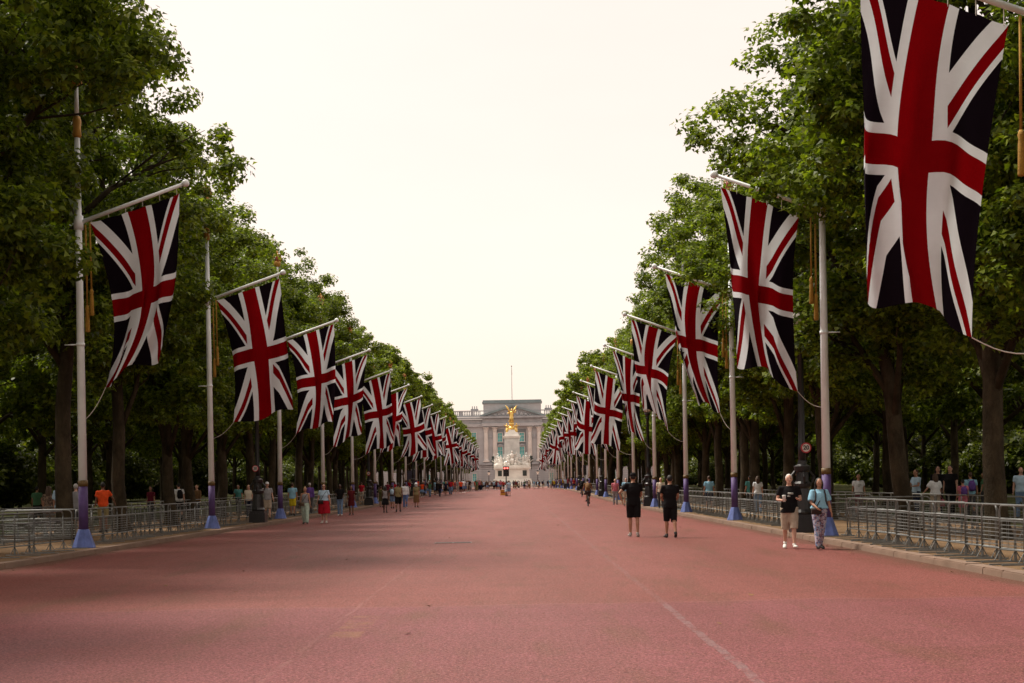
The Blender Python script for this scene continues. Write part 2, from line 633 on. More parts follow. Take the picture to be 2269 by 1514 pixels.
YS = [-30, 0, 40, 85] + list(range(90, 215, 5)) + [260, 340]
strip('road', KERB_L, KERB_R, YS, 0.0, MATS['road'])
pav_l = strip('pavement_left', KERB_L - 0.30, -17.5, YS, 0.112, MATS['dirt'])
pav_r = strip('pavement_right', KERB_R + 0.30, 14.5, YS, 0.112, MATS['dirt'])
for p in (pav_l, pav_r):
    for poly in p.data.polygons:
        pass
strip('lawn_left', -17.5, -160, YS, 0.10, MATS['lawn'])
strip('lawn_right', 14.5, 160, YS, 0.10, MATS['lawn'])
g = MB()
g.v += [(-2500, -300, -0.25), (2500, -300, -0.25), (2500, 5000, -0.25), (-2500, 5000, -0.25)]
g.face((0, 1, 2, 3))
g.build('ground', MATS['lawn'])['kind'] = 'structure'
g = MB()
g.v += [(-160, 340, 0.558), (160, 340, 0.558), (160, 620, 0.558), (-160, 620, 0.558)]
g.face((0, 1, 2, 3))
g.build('circus_paving', plain('circus_paving', (0.30, 0.17, 0.14), 0.85, var=0.2, scale=0.6))['kind'] = 'structure'

# kerb stones, one by one as far as they can be told apart
def kerb_stone_mesh():
    bm = bmesh.new()
    bmesh.ops.create_cube(bm, size=1.0)
    bmesh.ops.scale(bm, vec=(0.30, 0.90, 0.30), verts=bm.verts)
    top = [e for e in bm.edges if all(v.co.z > 0 for v in e.verts)]
    bmesh.ops.bevel(bm, geom=top, offset=0.022, segments=2, affect='EDGES')
    me = bpy.data.meshes.new('kerb_stone')
    bm.to_mesh(me); bm.free()
    me.materials.append(MATS['kerb'])
    return me
ks = kerb_stone_mesh()
for sx, par, n in ((KERB_L - 0.15, pav_l, 140), (KERB_R + 0.15, pav_r, 140)):
    for i in range(n):
        y = 10.0 + i * 0.912
        o = link('kerb_stone', ks, par)
        o.location = (sx + random.uniform(-.006, .006), y, 0.118 - 0.15 + gz(y) + random.uniform(-.006, .004))
        o.rotation_euler = (0, 0, random.uniform(-.004, .004))
y_end = 10.0 + 140 * 0.912
for nm, sx, par in (('kerb_run', KERB_L - 0.15, pav_l), ('kerb_run', KERB_R + 0.15, pav_r)):
    m = MB()
    ys = [y for y in YS if y > y_end]
    ys = [y_end] + ys
    for a, b_ in zip(ys[:-1], ys[1:]):
        n0 = len(m.v)
        for y in (a, b_):
            for x, z in ((-.15, -.1), (-.15, .116), (.15, .116), (.15, -.1)):
                m.v.append((sx + x, y, z + gz(y)))
        for k in range(3):
            m.face((n0 + k, n0 + k + 1, n0 + 5 + k, n0 + 4 + k))
    m.build(nm, MATS['kerb'], par)
m = MB()
for sx in (KERB_L - .15, KERB_R + .15):
    pass

# ------------------------------------------------------------------ trees
LEAF_OUT = np.array([(0, 0), (.36, -.04), (.22, .22), (.50, .44), (.19, .56), (0, .95), (-.19, .56), (-.50, .44), (-.22, .22), (-.36, -.04)])

def leaf_cloud(centres, radii, per, size, rg, simple=False, droop=0.35):
    """leaf sized faces scattered through clumps; returns mesh arrays"""
    n = len(centres) * per
    c = np.repeat(centres, per, axis=0)
    r = np.repeat(radii, per)[:, None]
    d = rg.normal(size=(n, 3))
    d /= np.linalg.norm(d, axis=1)[:, None] + 1e-9
    rad = rg.random((n, 1)) ** 0.45
    p = c + d * rad * r * np.array([1.0, 1.0, 0.72])
    # leaf blade normals look up and outward, with a lot of scatter
    nrm = d * 0.70 + np.array([0, 0, 0.80]) + rg.normal(size=(n, 3)) * 0.55
    nrm /= np.linalg.norm(nrm, axis=1)[:, None]
    fwd = d + np.array([0, 0, -droop]) + rg.normal(size=(n, 3)) * 0.6
    fwd -= nrm * np.sum(fwd * nrm, axis=1)[:, None]
    fwd /= np.linalg.norm(fwd, axis=1)[:, None] + 1e-9
    side = np.cross(fwd, nrm)
    s = (size * rg.uniform(0.65, 1.3, n))[:, None]
    if simple:
        out = np.array([(0, 0), (.46, .38), (0, .95), (-.46, .38)])
    else:
        out = np.array([(0, 0), (.50, .12), (.26, .42), (0, .95), (-.26, .42), (-.50, .12)])
    k = len(out)
    V = np.empty((n, k, 3), dtype=np.float32)
    for i, (x, y) in enumerate(out):
        z = 0.22 * abs(x) - 0.16 * y * y
        V[:, i, :] = p + (side * x + fwd * y + nrm * z) * s
    idx = np.arange(n * k)
    return V.reshape(-1, 3), idx, np.full(n, k)

def tree_variant(seed, a=4.7, b=7.0, zc=10.6, clumps=520, per=122, size=0.154, simple=False, leaf=None, lobes=22, pruned=False, low=2.05):
    rg = np.random.default_rng(seed)
    # big boughs
    L = []
    for i in range(lobes):
        ang = 2.399963 * i + rg.uniform(-.4, .4)
        h = -0.86 + 1.75 * (i + 0.5) / lobes + rg.uniform(-.08, .08)
        rr = math.sqrt(max(0.05, 1 - min(0.98, abs(h)) ** 2)) * rg.uniform(0.50, 0.80)
        if h < -0.35:                        # drooping skirts of the crown
            rr = rg.uniform(0.62, 0.95)
        if h > 0.5:
            rr = min(rr, .52)
        z = zc + h * b * 0.80
        r_ = rg.uniform(1.25, 2.05)
        if pruned and z < 10.4:              # street trees are lifted and cut back below the spreading top
            q = min(1.0, max(0.0, (z - 8.2) / 2.2))
            lim = low + q * 1.3
            rr = rg.uniform(.5, 1.0) * lim / a
            r_ = rg.uniform(1.05, 1.55)
        L.append((rr * a * math.cos(ang), rr * a * math.sin(ang), z, r_))
    L = np.array(L)
    pick = rg.integers(0, lobes, clumps)
    d = rg.normal(size=(clumps, 3))
    d /= np.linalg.norm(d, axis=1)[:, None]
    rad = rg.random(clumps) ** 0.35
    C = L[pick, :3] + d * (rad * L[pick, 3])[:, None] * np.array([1.12, 1.12, 0.95])
    # a few stray sprays that break the outline
    ns = clumps // 9
    C[:ns] += d[:ns] * rg.uniform(0.15, 0.5, ns)[:, None]
    rads = rg.uniform(0.30, 0.68, clumps)
    V, idx, cnt = leaf_cloud(C, rads, per, size, rg, simple)
    crown = arrays_mesh('crown', V, idx, cnt)
    crown.materials.append(leaf or LEAF)
    # trunk and limbs
    m = MB()
    lean = rg.uniform(-.35, .35, 2)
    hp = [0, .25, .7, 2.0, 4.0, 6.5, 9.0, 12.0, 15.0]
    rr = [.44, .31, .255, .235, .215, .18, .14, .09, .04]
    pts = [(lean[0] * (z / 9) ** 1.5 + .06 * math.sin(z * 1.3 + seed), lean[1] * (z / 9) ** 1.5 + .06 * math.cos(z * 1.1), z - 0.05) for z in hp]
    m.tube(pts, rr, 10)
    for (x, y, z, r_) in L:
        z0 = max(3.4, min(11.5, z - rg.uniform(1.8, 3.8)))
        t = z0 / 9
        s0 = (lean[0] * t ** 1.5, lean[1] * t ** 1.5, z0)
        mid = (x * .45 + rg.uniform(-.3, .3), y * .45 + rg.uniform(-.3, .3), z0 + (z - z0) * .55 + rg.uniform(-.2, .5))
        m.tube([s0, mid, (x * .8, y * .8, z), (x, y, z + .3)], [.11, .085, .05, .015], 6)
        for q in range(4):
            dd = rg.normal(size=3); e = np.array([x, y, z]) + dd / np.linalg.norm(dd) * r_ * rg.uniform(.4, .85)
            m.tube([mid if q % 2 else (x * .8, y * .8, z), tuple((np.array(mid) + e) / 2 + rg.normal(size=3) * .15), tuple(e)], [.035, .025, .008], 4)
    trunk = m.mesh('trunk', True)
    trunk.materials.append(MATS['bark'])
    return trunk, crown

NEAR_TREES = [tree_variant(11, a=4.6, pruned=True), tree_variant(12, a=4.7, pruned=True, zc=10.9), tree_variant(13, a=4.9, b=7.3, pruned=True), tree_variant(14, a=4.6, pruned=True)]
NEAR_LOW = tree_variant(16, a=4.6, pruned=True, low=3.1)
AVENUE_FAR = [tree_variant(23, clumps=520, per=100, size=0.22, simple=True, leaf=LEAF_FAR, a=4.7, pruned=True),
              tree_variant(24, clumps=520, per=100, size=0.22, simple=True, leaf=LEAF_FAR, a=4.9, pruned=True)]
FAR_TREES = [tree_variant(21, clumps=520, per=100, size=0.22, simple=True, leaf=LEAF_FAR),
             tree_variant(22, clumps=520, per=100, size=0.22, simple=True, leaf=LEAF_FAR, a=4.9)]

def place_tree(x, y, variant, s=1.0, rz=0.0, label='', group='', tilt=(0, 0), zs=1.0):
    t = empty('plane_tree', (x, y, 0.10 + gz(y)), rz)
    t.rotation_euler = (tilt[0], tilt[1], rz)
    t.scale = (s, s, s * zs)
    tag(t, label, 'tree', group)
    link('trunk', variant[0], t)
    link('crown', variant[1], t)
    return t

random.seed(21)
for side, x0, nm in ((-1, -14.3, 'left'), (1, 11.5, 'right')):
    # front row of the avenue; first three stand unseen, added to shade the road
    ys = [3.5, 11.5, 19.3, 27.0, 35.2, 43.6, 51.2, 59.3, 66.6, 74.8, 81.9, 90.0, 97.0, 105.5, 112.8] if side < 0 else [4.0, 12.5, 20.5, 28.0, 33.2, 39.7, 50.9, 58.6, 66.0, 74.0, 81.2, 89.0, 96.2, 104.5, 111.0]
    y = ys[-1] + 9
    while y < 372:
        if not 181 < y < 198:
            ys.append(y)
        y += random.uniform(8.6, 10.4)
    for i, y in enumerate(ys):
        v = random.choice(NEAR_TREES if y < 125 else AVENUE_FAR)
        s = random.uniform(0.93, 1.08)
        zs = random.uniform(0.86, 1.03)
        if side > 0 and 33 < y < 62:
            zs = random.uniform(.80, .88)
        if 57 < y < 150:
            zs = random.uniform(.79, .93)
        if side < 0 and 41 < y < 47:
            s, zs, v = 1.07, .96, NEAR_TREES[1]
        tl = (random.uniform(-.02, .02), random.uniform(-.02, .02))
        rz_ = random.uniform(0, 6.28)
        xx = x0 + random.uniform(-.4, .4) + (0.75 * -side if min(abs(y + 1.8 - q) for q in (37.1, 67.7, 82.9, 98.5)) < .9 and side > 0 else 0) + (.5 if side > 0 and 60 < y < 150 else 0) + (-.8 * min(1, max(0, (y - 50) / 20)) if side < 0 else .0)
        if side > 0 and 33 < y < 34:
            xx, v, zs = 11.2, NEAR_LOW, .9
        if side < 0 and 34 < y < 36:
            xx, s, zs, v, rz_ = -13.7, 1.14, .98, NEAR_TREES[3], 1.31
        if side < 0 and 41 < y < 47:
            xx, rz_ = -13.9, 5.5
        if side > 0 and abs(y - 39.7) < .01:
            tl = (0.0, -0.11); xx = 10.9; rz_ = 0.2
        if side < 0 and 34 < y < 47:
            tl = (0, 0)
        place_tree(xx, y, v, s, rz_, ('plane tree, %s from the camera in the front row on the %s' % (nth(i - 2), nm) if i > 2 else 'plane tree added out of view beside the camera for shade, %s on the %s' % (nth(i + 1), nm)),
                   'front row of plane trees on the ' + nm, tl, zs)
    # rows behind
    for row, dx, y0, y1, step in ((2, 8.8, 37, 330, 11.5), (3, 17.5, 50, 330, 13.5), (4, 27, 78, 200, 17)):
        y = y0 + random.uniform(0, 4)
        i = 0
        while y < y1:
            i += 1
            v = random.choice(FAR_TREES)
            place_tree(side * (abs(x0) + dx) + random.uniform(-1.4, 1.4), y, v, random.uniform(.92, 1.08), random.uniform(0, 6.28),
                       'plane tree, %s from the camera in the %s row back on the %s' % (nth(i), nth(row), nm),
                       '%s row of plane trees on the %s' % (nth(row), nm))
            y += random.uniform(step * .88, step * 1.12)

# shrubs that close the view under the crowns of the park
rgb = np.random.default_rng(5)
def shrub_mesh(seed):
    rg = np.random.default_rng(seed)
    C = rg.normal(size=(120, 3))
    C /= np.linalg.norm(C, axis=1)[:, None]
    C = C * (rg.random(120) ** .4)[:, None] * np.array([2.2, 2.2, 1.5]) + np.array([0, 0, 1.7])
    C[:, 2] = np.maximum(C[:, 2], .25)
    V, idx, cnt = leaf_cloud(C, rg.uniform(.35, .6, 120), 50, .22, rg, True)
    me = arrays_mesh('foliage', V, idx, cnt)
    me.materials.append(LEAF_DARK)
    st = MB()
    for k in range(7):
        e = rg.normal(size=3) * np.array([1.1, 1.1, .4]) + np.array([0, 0, 2.2])
        st.tube([(0, 0, -.05), tuple(e * .5 + rg.normal(size=3) * .1), tuple(e)], [.06, .04, .015], 5)
    sm = st.mesh('stems', True)
    sm.materials.append(MATS['bark'])
    return me, sm
SHRUBS = [shrub_mesh(31), shrub_mesh(32)]
random.seed(4)
for side, nm, xa in ((-1, 'left', 44), (1, 'right', 40)):
    i = 0
    y = 80
    while y < 330:
        i += 1
        v = random.choice(SHRUBS)
        t = empty('shrub', (side * (xa + random.uniform(-3, 3)), y, .1 + gz(y)), random.uniform(0, 6))
        s = random.uniform(1.1, 1.8)
        t.scale = (s, s, s)
        tag(t, 'dark shrub, %s from the camera under the park trees on the %s' % (nth(i), nm), 'shrub', 'shrubs under the park trees on the ' + nm)
        link('foliage', v[0], t); link('stems', v[1], t)
        y += random.uniform(5, 7.5)

# the park closes in a mass of leaves behind the rows
rgw = np.random.default_rng(55)
for side, nm in ((-1, 'left'), (1, 'right')):
    n = 3900
    C = np.stack([side * rgw.uniform(50, 57, n), rgw.uniform(15, 570, n), rgw.random(n) ** 1.15 * 11 + .1], axis=-1)
    V, idx, cnt = leaf_cloud(C, rgw.uniform(1.0, 1.9, n), 24, .78, rgw, True)
    me = arrays_mesh('far_wood', V, idx, cnt)
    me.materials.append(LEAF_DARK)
    tag(link('far_wood', me), 'dark mass of leaves closing the park behind the %s trees' % nm, 'wood', None, 'stuff')
# trees standing round the circus before the palace
for i, (x, y, s) in enumerate(((-15.5, 380, .92), (-23, 386, 1.0), (-31, 392, 1.05), (-39, 396, 1.0), (13.5, 383, .9), (21, 388, 1.0), (29, 393, 1.05), (37, 398, 1.0))):
    place_tree(x, y, FAR_TREES[i % 2], s, i * 1.3, 'tree before the palace, %s out from the memorial on the %s' % (nth(i % 4 + 1), 'left' if x < 0 else 'right'), 'trees round the circus')

# ------------------------------------------------------------------ the palace at the end of the avenue
STONE = plain('palace_stone', (0.42, 0.42, 0.43), 0.9, var=0.14, scale=0.35, bump=0.2)
STONE2 = plain('palace_frieze_stone', (0.34, 0.35, 0.365), 0.9, var=0.16, scale=0.4, bump=0.2)
COLUMN_STONE = plain('column_stone', (0.62, 0.58, 0.54), 0.9, var=0.12, scale=0.4, bump=0.2)
ROOF_LEAD = plain('roof_lead', (0.20, 0.255, 0.27), 0.7, var=0.15, scale=0.4)
TEAL_GLASS = plain('window_glass', (0.10, 0.36, 0.36), 0.25, var=0.25, scale=0.8)
FRAME_PAINT = plain('window_frame_paint', (0.55, 0.53, 0.50), 0.6)

PY, PX = 450.0, -0.75
GP = 0.56

palace = empty('palace', (PX, PY, GP))
tag(palace, 'grey stone palace front with pediment and columns closing the end of the avenue', 'palace')

def pal(name, mb, mat, parent=palace, smooth=False):
    return mb.build(name, mat, parent, smooth)

HW = 46.0
# walls: the wings stand back, the centre block comes forward
m = MB()
m.box((-(HW + 9.2) / 2, 4.0, 10.0), (HW - 9.2, 10, 20.0)); m.box(((HW + 9.2) / 2, 4.0, 10.0), (HW - 9.2, 10, 20.0))
m.box((0, 3.8, 10.05), (18.4, 10, 20.1))
pal('wall', m, STONE)
# rusticated courses of the ground storey, each course its own stone band
course = MB().box((0, 0, 0), (HW * 2 + .3, 0.34, 0.43)).mesh('rusticated_course'); course.materials.append(STONE)
course_c = MB().box((0, 0, 0), (18.8, 0.34, 0.43)).mesh('rusticated_course'); course_c.materials.append(STONE)
for i in range(12):
    o = link('rusticated_course', course, palace); o.location = (0, -1.02, 0.35 + i * 0.56)
    o = link('rusticated_course', course_c, palace); o.location = (0, -1.40, 0.35 + i * 0.56)
pal('string_course', MB().box((0, -1.15, 7.25), (HW * 2 + .6, 0.9, 0.5)).box((0, -1.7, 7.32), (19.6, 1.2, 0.56)), STONE2)
pal('balcony_rail', MB().box((0, -1.95, 8.55), (19.0, 0.22, 0.2)).box((0, -1.95, 7.75), (19.0, 0.30, 0.3)), STONE2)
for k in range(39):
    pass
bal = MB().lathe([(.07, 0), (.12, .15), (.06, .32), (.10, .48), (.07, .6)], seg=6).mesh('baluster', True); bal.materials.append(STONE2)
for k in range(38):
    o = link('baluster', bal, palace); o.location = (-9.2 + k * 0.497, -1.95, 7.88)
# giant order
def column_mesh(h, r, seg=14):
    m = MB()
    m.box((0, 0, .2), (r * 2.7, r * 2.7, .4))
    m.lathe([(r * 1.22, .4), (r * 1.25, .6), (r * 1.05, .75), (r, .9), (r * .99, h * .4), (r * .86, h - 1.55), (r * .95, h - 1.5)], seg=seg)
    m.lathe([(r * .86, h - 1.5), (r * 1.0, h - 1.1), (r * .92, h - 1.05), (r * 1.18, h - .55), (r * 1.05, h - .5), (r * 1.35, h - .12)], seg=seg)
    m.box((0, 0, h - .06), (r * 2.8, r * 2.8, .14))
    return m.mesh('column', False)
cmesh = column_mesh(10.9, 0.72); cmesh.materials.append(COLUMN_STONE)
for x in (-8.4, -5.6, 5.4, 8.3):
    o = link('column', cmesh, palace); o.location = (x, -1.55, 8.0)
pmesh = MB().box((0, 0, 5.2), (1.5, .5, 10.4)).box((0, -.02, 10.65), (1.9, .75, .6)).box((0, -.02, .25), (1.8, .66, .5)).mesh('pilaster'); pmesh.materials.append(COLUMN_STONE)
for x in (-45, -40, -34.5, -29, -23.5, -18, -15.6, 15.4, 18, 23.5, 29, 34.5, 40, 45):
    o = link('pilaster', pmesh, palace); o.location = (x, -1.0, 8.0)
# relief panels between the paired columns
for x in (-7.0, 6.85):
    pal('relief_panel', MB().box((x, -1.26, 15.9), (1.0, .16, 1.3)).ball((x, -1.34, 15.9), (.38, .12, .45), 8, 6), STONE2)
# entablature and cornice
pal('entablature', MB().box((0, -1.1, 19.6), (HW * 2 + .2, 1.1, .9)).box((0, -1.75, 19.7), (19.4, 1.7, 1.0)), STONE)
pal('frieze', MB().box((0, -1.0, 20.75), (HW * 2 - .2, .9, 1.4)).box((0, -1.6, 20.9), (18.9, 1.4, 1.4)), STONE2)
pal('cornice', MB().box((0, -1.35, 21.85), (HW * 2 + 1.2, 1.7, .55)).box((0, -2.05, 22.05), (20.4, 2.2, .62)), STONE2)
pal('balustrade', MB().box((0, -.9, 22.55), (HW * 2, .5, .5)).box((0, -.9, 24.15), (HW * 2, .55, .3)), STONE2)
post = MB().box((0, 0, 0), (.9, .5, 1.25)).mesh('balustrade_pier'); post.materials.append(STONE2)
for k in range(26):
    x = -45 + k * 3.6
    if abs(x) > 9.8:
        o = link('balustrade_pier', post, palace); o.location = (x, -.9, 23.4)
balw = MB().lathe([(.12, 0), (.2, .3), (.1, .6), (.17, .9), (.12, 1.2)], seg=6).mesh('baluster', True); balw.materials.append(STONE2)
for sgn in (-1, 1):
    for k in range(34):
        x = sgn * (10.2 + k * .55)
        o = link('baluster', balw, palace); o.location = (x, -.9, 22.8)
# attic block and pediment
pal('attic', MB().box((0, 1.6, 24.6), (18.2, 5.5, 4.6)), STONE)
pal('attic_cornice', MB().box((0, 1.5, 26.75), (18.9, 6.1, .55)).box((0, 1.5, 27.25), (18.5, 5.7, .5)), ROOF_LEAD)
pal('tympanum', MB().prism([(-9.4, 22.37), (9.4, 22.37), (0, 25.35)], -2.2, -1.1), STONE2)
for sgn in (-1, 1):
    rot = Matrix.Rotation(-sgn * math.atan2(3.2, 10.0), 4, 'Y')
    mm = MB().box((0, 0, 0), (10.55, 1.7, .62))
    o = pal('raking_cornice', mm, ROOF_LEAD)
    o.location = (sgn * -5.02, -2.05, 24.05)
    o.rotation_euler = (0, -sgn * math.atan2(3.15, 10.0), 0)
# carved figures in the tympanum
mm = MB()
for x, h in ((-5.6, .35), (-4.2, .5), (-2.9, .7), (-1.6, .9), (0, 1.25), (1.6, .9), (2.9, .7), (4.2, .5), (5.6, .35)):
    mm.ball((x, -2.3, 22.5 + h * .75), (.5, .25, h * .75), 8, 6)
    mm.ball((x + .1, -2.35, 22.6 + h * 1.5), .2, 6, 5)
pal('tympanum_relief', mm, STONE, smooth=True)
for x in (-12, 11.5, -20, 20):
    pal('chimney_pots', MB().box((x, 3, 24.6), (2.4, 1.2, .8)).lathe([(.18, 0), (.14, .9)], (x - .7, 3, 25.0), 6).lathe([(.18, 0), (.14, .9)], (x, 3, 25.0), 6).lathe([(.18, 0), (.14, .9)], (x + .7, 3, 25.0), 6), STONE2)
# windows, each its own part with frame and pane
def palace_window(x, z, w, h, ydepth, hood=True):
    f = pal('window', MB().box((-w / 2 - .12, 0, 0), (.24, .3, h + .3)).box((w / 2 + .12, 0, 0), (.24, .3, h + .3)).box((0, 0, h / 2 + .1), (w, .3, .2))
            .box((0, -.1, -h / 2 - .12), (w + .8, .5, .22)), FRAME_PAINT)
    f.location = (x, ydepth, z)
    p = MB().box((0, .06, 0), (w, .05, h)).build('pane', TEAL_GLASS, f)
    b_ = MB().box((0, .02, 0), (.07, .06, h)).box((0, .02, h * .18), (w, .06, .07)).box((0, .02, -h * .2), (w, .06, .07)).build('glazing_bar', FRAME_PAINT, f)
    if hood:
        MB().prism([(-w / 2 - .6, h / 2 + .3), (w / 2 + .6, h / 2 + .3), (0, h / 2 + 1.0)], -.45, .1).build('hood', STONE2, f)
    return f
for x in (-4.0, 2.9):
    palace_window(x, 15.7, 1.35, 2.7, -1.45, False)
    palace_window(x, 11.0, 1.5, 3.4, -1.45, True)
    palace_window(x, 3.2, 1.3, 2.2, -1.72, False)
for x in (-12.2, 12.0, -20.7, 20.7, -26.2, 26.2, -31.7, 31.7):
    palace_window(x, 16.2, 1.35, 2.3, -1.18, False)
    palace_window(x, 11.2, 1.4, 3.2, -1.18, True)
    palace_window(x, 3.2, 1.2, 2.2, -1.34, False)
m = MB().box((-4.0, -1.26, 13.2), (2.6, .06, 10.2)).box((2.9, -1.26, 13.2), (2.6, .06, 10.2))  # flat panels before the wall; recess shade is put into their darker colour
pal('recess_shade_panel', m, plain('recess_shade_stone', (.20, .215, .225), .9, var=.15, scale=.5))
# bare flagstaff on the roof
st = MB().tube([(0, 1.5, 27.4), (0, 1.5, 38.2)], [.14, .07], 8)
o = pal('roof_flagstaff', st, plain('pale_staff', (.5, .48, .46), .5))
pal('staff_finial', MB().ball((0, 1.5, 38.35), .2, 8, 6).tube([(0.03, 1.5, 38.2), (.16, 1.5, 35.5)], .03, 4), plain('staff_dark', (.12, .10, .09), .5))

# railings and lamps in front of the palace
def small_lamp(x, y, nm):
    t = empty('courtyard_lamp', (x, y, GP))
    tag(t, nm, 'lamp post', 'lamp posts before the palace')
    MB().lathe([(.42, 0), (.42, .5), (.22, .7), (.12, 1.2), (.09, 3.6), (.2, 3.7)], seg=8).build('post', BLACK_IRON, t, True)
    MB().lathe([(.2, 3.7), (.42, 4.5), (.36, 4.55)], seg=6).build('lantern', GLASS_GLOBE, t)
    MB().lathe([(.48, 4.55), (.2, 4.85), (.05, 5.1)], seg=6).build('lantern_cap', BLACK_IRON, t)
small_lamp(-8.0, 425, 'black lamp post before the palace, left of the white memorial')
small_lamp(6.6, 425, 'black lamp post before the palace, right of the white memorial')

# ------------------------------------------------------------------ the marble memorial with its gilded figure
MARBLE = plain('white_marble', (0.80, 0.77, 0.71), 0.75, var=0.12, scale=0.5, bump=0.15)
MARBLE2 = plain('weathered_marble', (0.62, 0.63, 0.60), 0.8, var=0.2, scale=0.6, bump=0.2)
GILT = plain('gilded_bronze', (0.74, 0.50, 0.15), 0.38, 0.75, 0.2, 2)
BRONZE = plain('dark_bronze', (0.045, 0.06, 0.055), 0.5, 0.3)
mem = empty('memorial', (-0.9, 395, GP))
tag(mem, 'white marble memorial topped by a gilded winged figure before the palace', 'monument')
def mp(name, mb, mat, parent=mem, smooth=False):
    return mb.build(name, mat, parent, smooth)
mp('step', MB().lathe([(9.0, 0), (9.0, .45), (8.4, .45), (8.4, .9)], seg=32), MARBLE)
mp('lower_base', MB().box((0, 0, 1.6), (11.2, 11.2, 1.6), taper=.92).box((0, 0, 3.7), (9.6, 9.6, 3.0), taper=.97), MARBLE)
mp('base_cornice', MB().box((0, 0, 5.35), (10.3, 10.3, .4)).box((0, 0, 5.7), (9.8, 9.8, .34)).box((0, 0, 6.0), (9.4, 9.4, .3)), MARBLE)
for x in (-3.4, 3.4):
    mp('bronze_relief', MB().box((x, -4.78, 3.9), (1.1, .12, 1.5)).ball((x, -4.85, 3.9), (.4, .12, .6), 8, 6), BRONZE)
mp('pylon', MB().box((0, 0, 7.6), (6.0, 6.0, 3.2), taper=.78).box((0, 0, 11.4), (4.3, 4.3, 4.6), taper=.95), MARBLE2)
mp('pylon_cornice', MB().box((0, 0, 13.85), (4.6, 4.6, .35)).box((0, 0, 14.15), (4.9, 4.9, .3)).box((0, 0, 14.75), (4.0, 4.0, .95), taper=.9).box((0, 0, 15.6), (2.9, 2.9, .8), taper=.9), MARBLE)

def lump_figure(mb, c, s, lean=(0, 0), seated=False, arm=1):
    """a draped stone figure"""
    x, y, z = c
    if seated:
        mb.tube([(x, y, z), (x, y - .05 * s, z + .5 * s), (x, y, z + .95 * s)], [(.42 * s, .38 * s), (.40 * s, .42 * s), (.30 * s, .26 * s)], 10, side=(1, 0, 0))
        mb.tube([(x, y, z + .95 * s), (x + lean[0], y + lean[1], z + 1.5 * s), (x + lean[0], y + lean[1], z + 1.72 * s)], [(.30 * s, .24 * s), (.33 * s, .22 * s), (.12 * s, .12 * s)], 10, side=(1, 0, 0))
        hz = z + 1.9 * s
    else:
        mb.tube([(x, y, z), (x, y, z + .7 * s), (x, y, z + 1.15 * s), (x + lean[0] * .6, y, z + 1.55 * s), (x + lean[0], y, z + 1.8 * s)],
                [(.40 * s, .36 * s), (.30 * s, .28 * s), (.22 * s, .2 * s), (.30 * s, .2 * s), (.1 * s, .1 * s)], 10, side=(1, 0, 0))
        hz = z + 1.98 * s
    mb.ball((x + lean[0], y + lean[1], hz), (.15 * s, .17 * s, .19 * s), 8, 6)
    for sg in (-1, 1):
        up = .9 if sg == arm else -.3
        mb.tube([(x + lean[0] * .7 + sg * .3 * s, y, hz - .42 * s), (x + lean[0] + sg * .62 * s, y - .12 * s, hz - .5 * s + up * .12 * s), (x + lean[0] + sg * (.66 if up > 0 else .42) * s, y - .3 * s, hz - .5 * s + up * .5 * s)],
                [.1 * s, .08 * s, .06 * s], 6)
rgm = np.random.default_rng(3)
g1 = MB(); lump_figure(g1, (0, -3.1, 6.2), 1.9, seated=True)
g1.box((0, -2.6, 7.4), (2.6, .8, 2.9), taper=.8)
for sx in (-1, 1):
    lump_figure(g1, (sx * 1.35, -3.3, 6.1), 1.25, (sx * -.15, 0), arm=sx)
    lump_figure(g1, (sx * .95, -3.9, 5.95), .95, (sx * .1, 0), True, -sx)
    g1.ball((sx * 1.75, -3.4, 6.6), (.7, .6, .7), 8, 6)
mp('seated_queen_group', g1, MARBLE, smooth=True)
for sx in (-1, 1):
    g2 = MB()
    for k in range(4):
        lump_figure(g2, (sx * (3.0 + k * .55), -2.9 + (k % 2) * .7, 5.95 - k * .1), 1.35 - .1 * k, (sx * .12, 0), k % 2 == 1, sx)
    g2.ball((sx * 3.4, -2.7, 6.5), (1.2, .8, .8), 10, 6)
    g2.ball((sx * 4.2, -3.3, 6.2), (.6, .6, .5), 10, 6)
    mp('figure_group', g2, MARBLE, smooth=True)
    g3 = MB()
    lump_figure(g3, (sx * 4.0, 3.0, 6.0), 1.7, (0, 0), False, sx)
    g3.ball((sx * 4.1, 2.4, 6.5), (.8, .8, .7), 8, 6)
    mp('rear_figure', g3, MARBLE2, smooth=True)
    g4 = MB().tube([(sx * 5.3, -1, 4.9), (sx * 5.3, -1, 8.0)], .12, 6).ball((sx * 5.3, -1, 7.2), (.5, .5, .4), 8, 6).lathe([(.25, 0), (.75, .35), (.3, .5)], (sx * 5.3, -1, 7.6), 8).box((sx * 5.3, -1, 8.4), (.7, .7, .6))
    mp('bronze_lamp', g4, BRONZE)
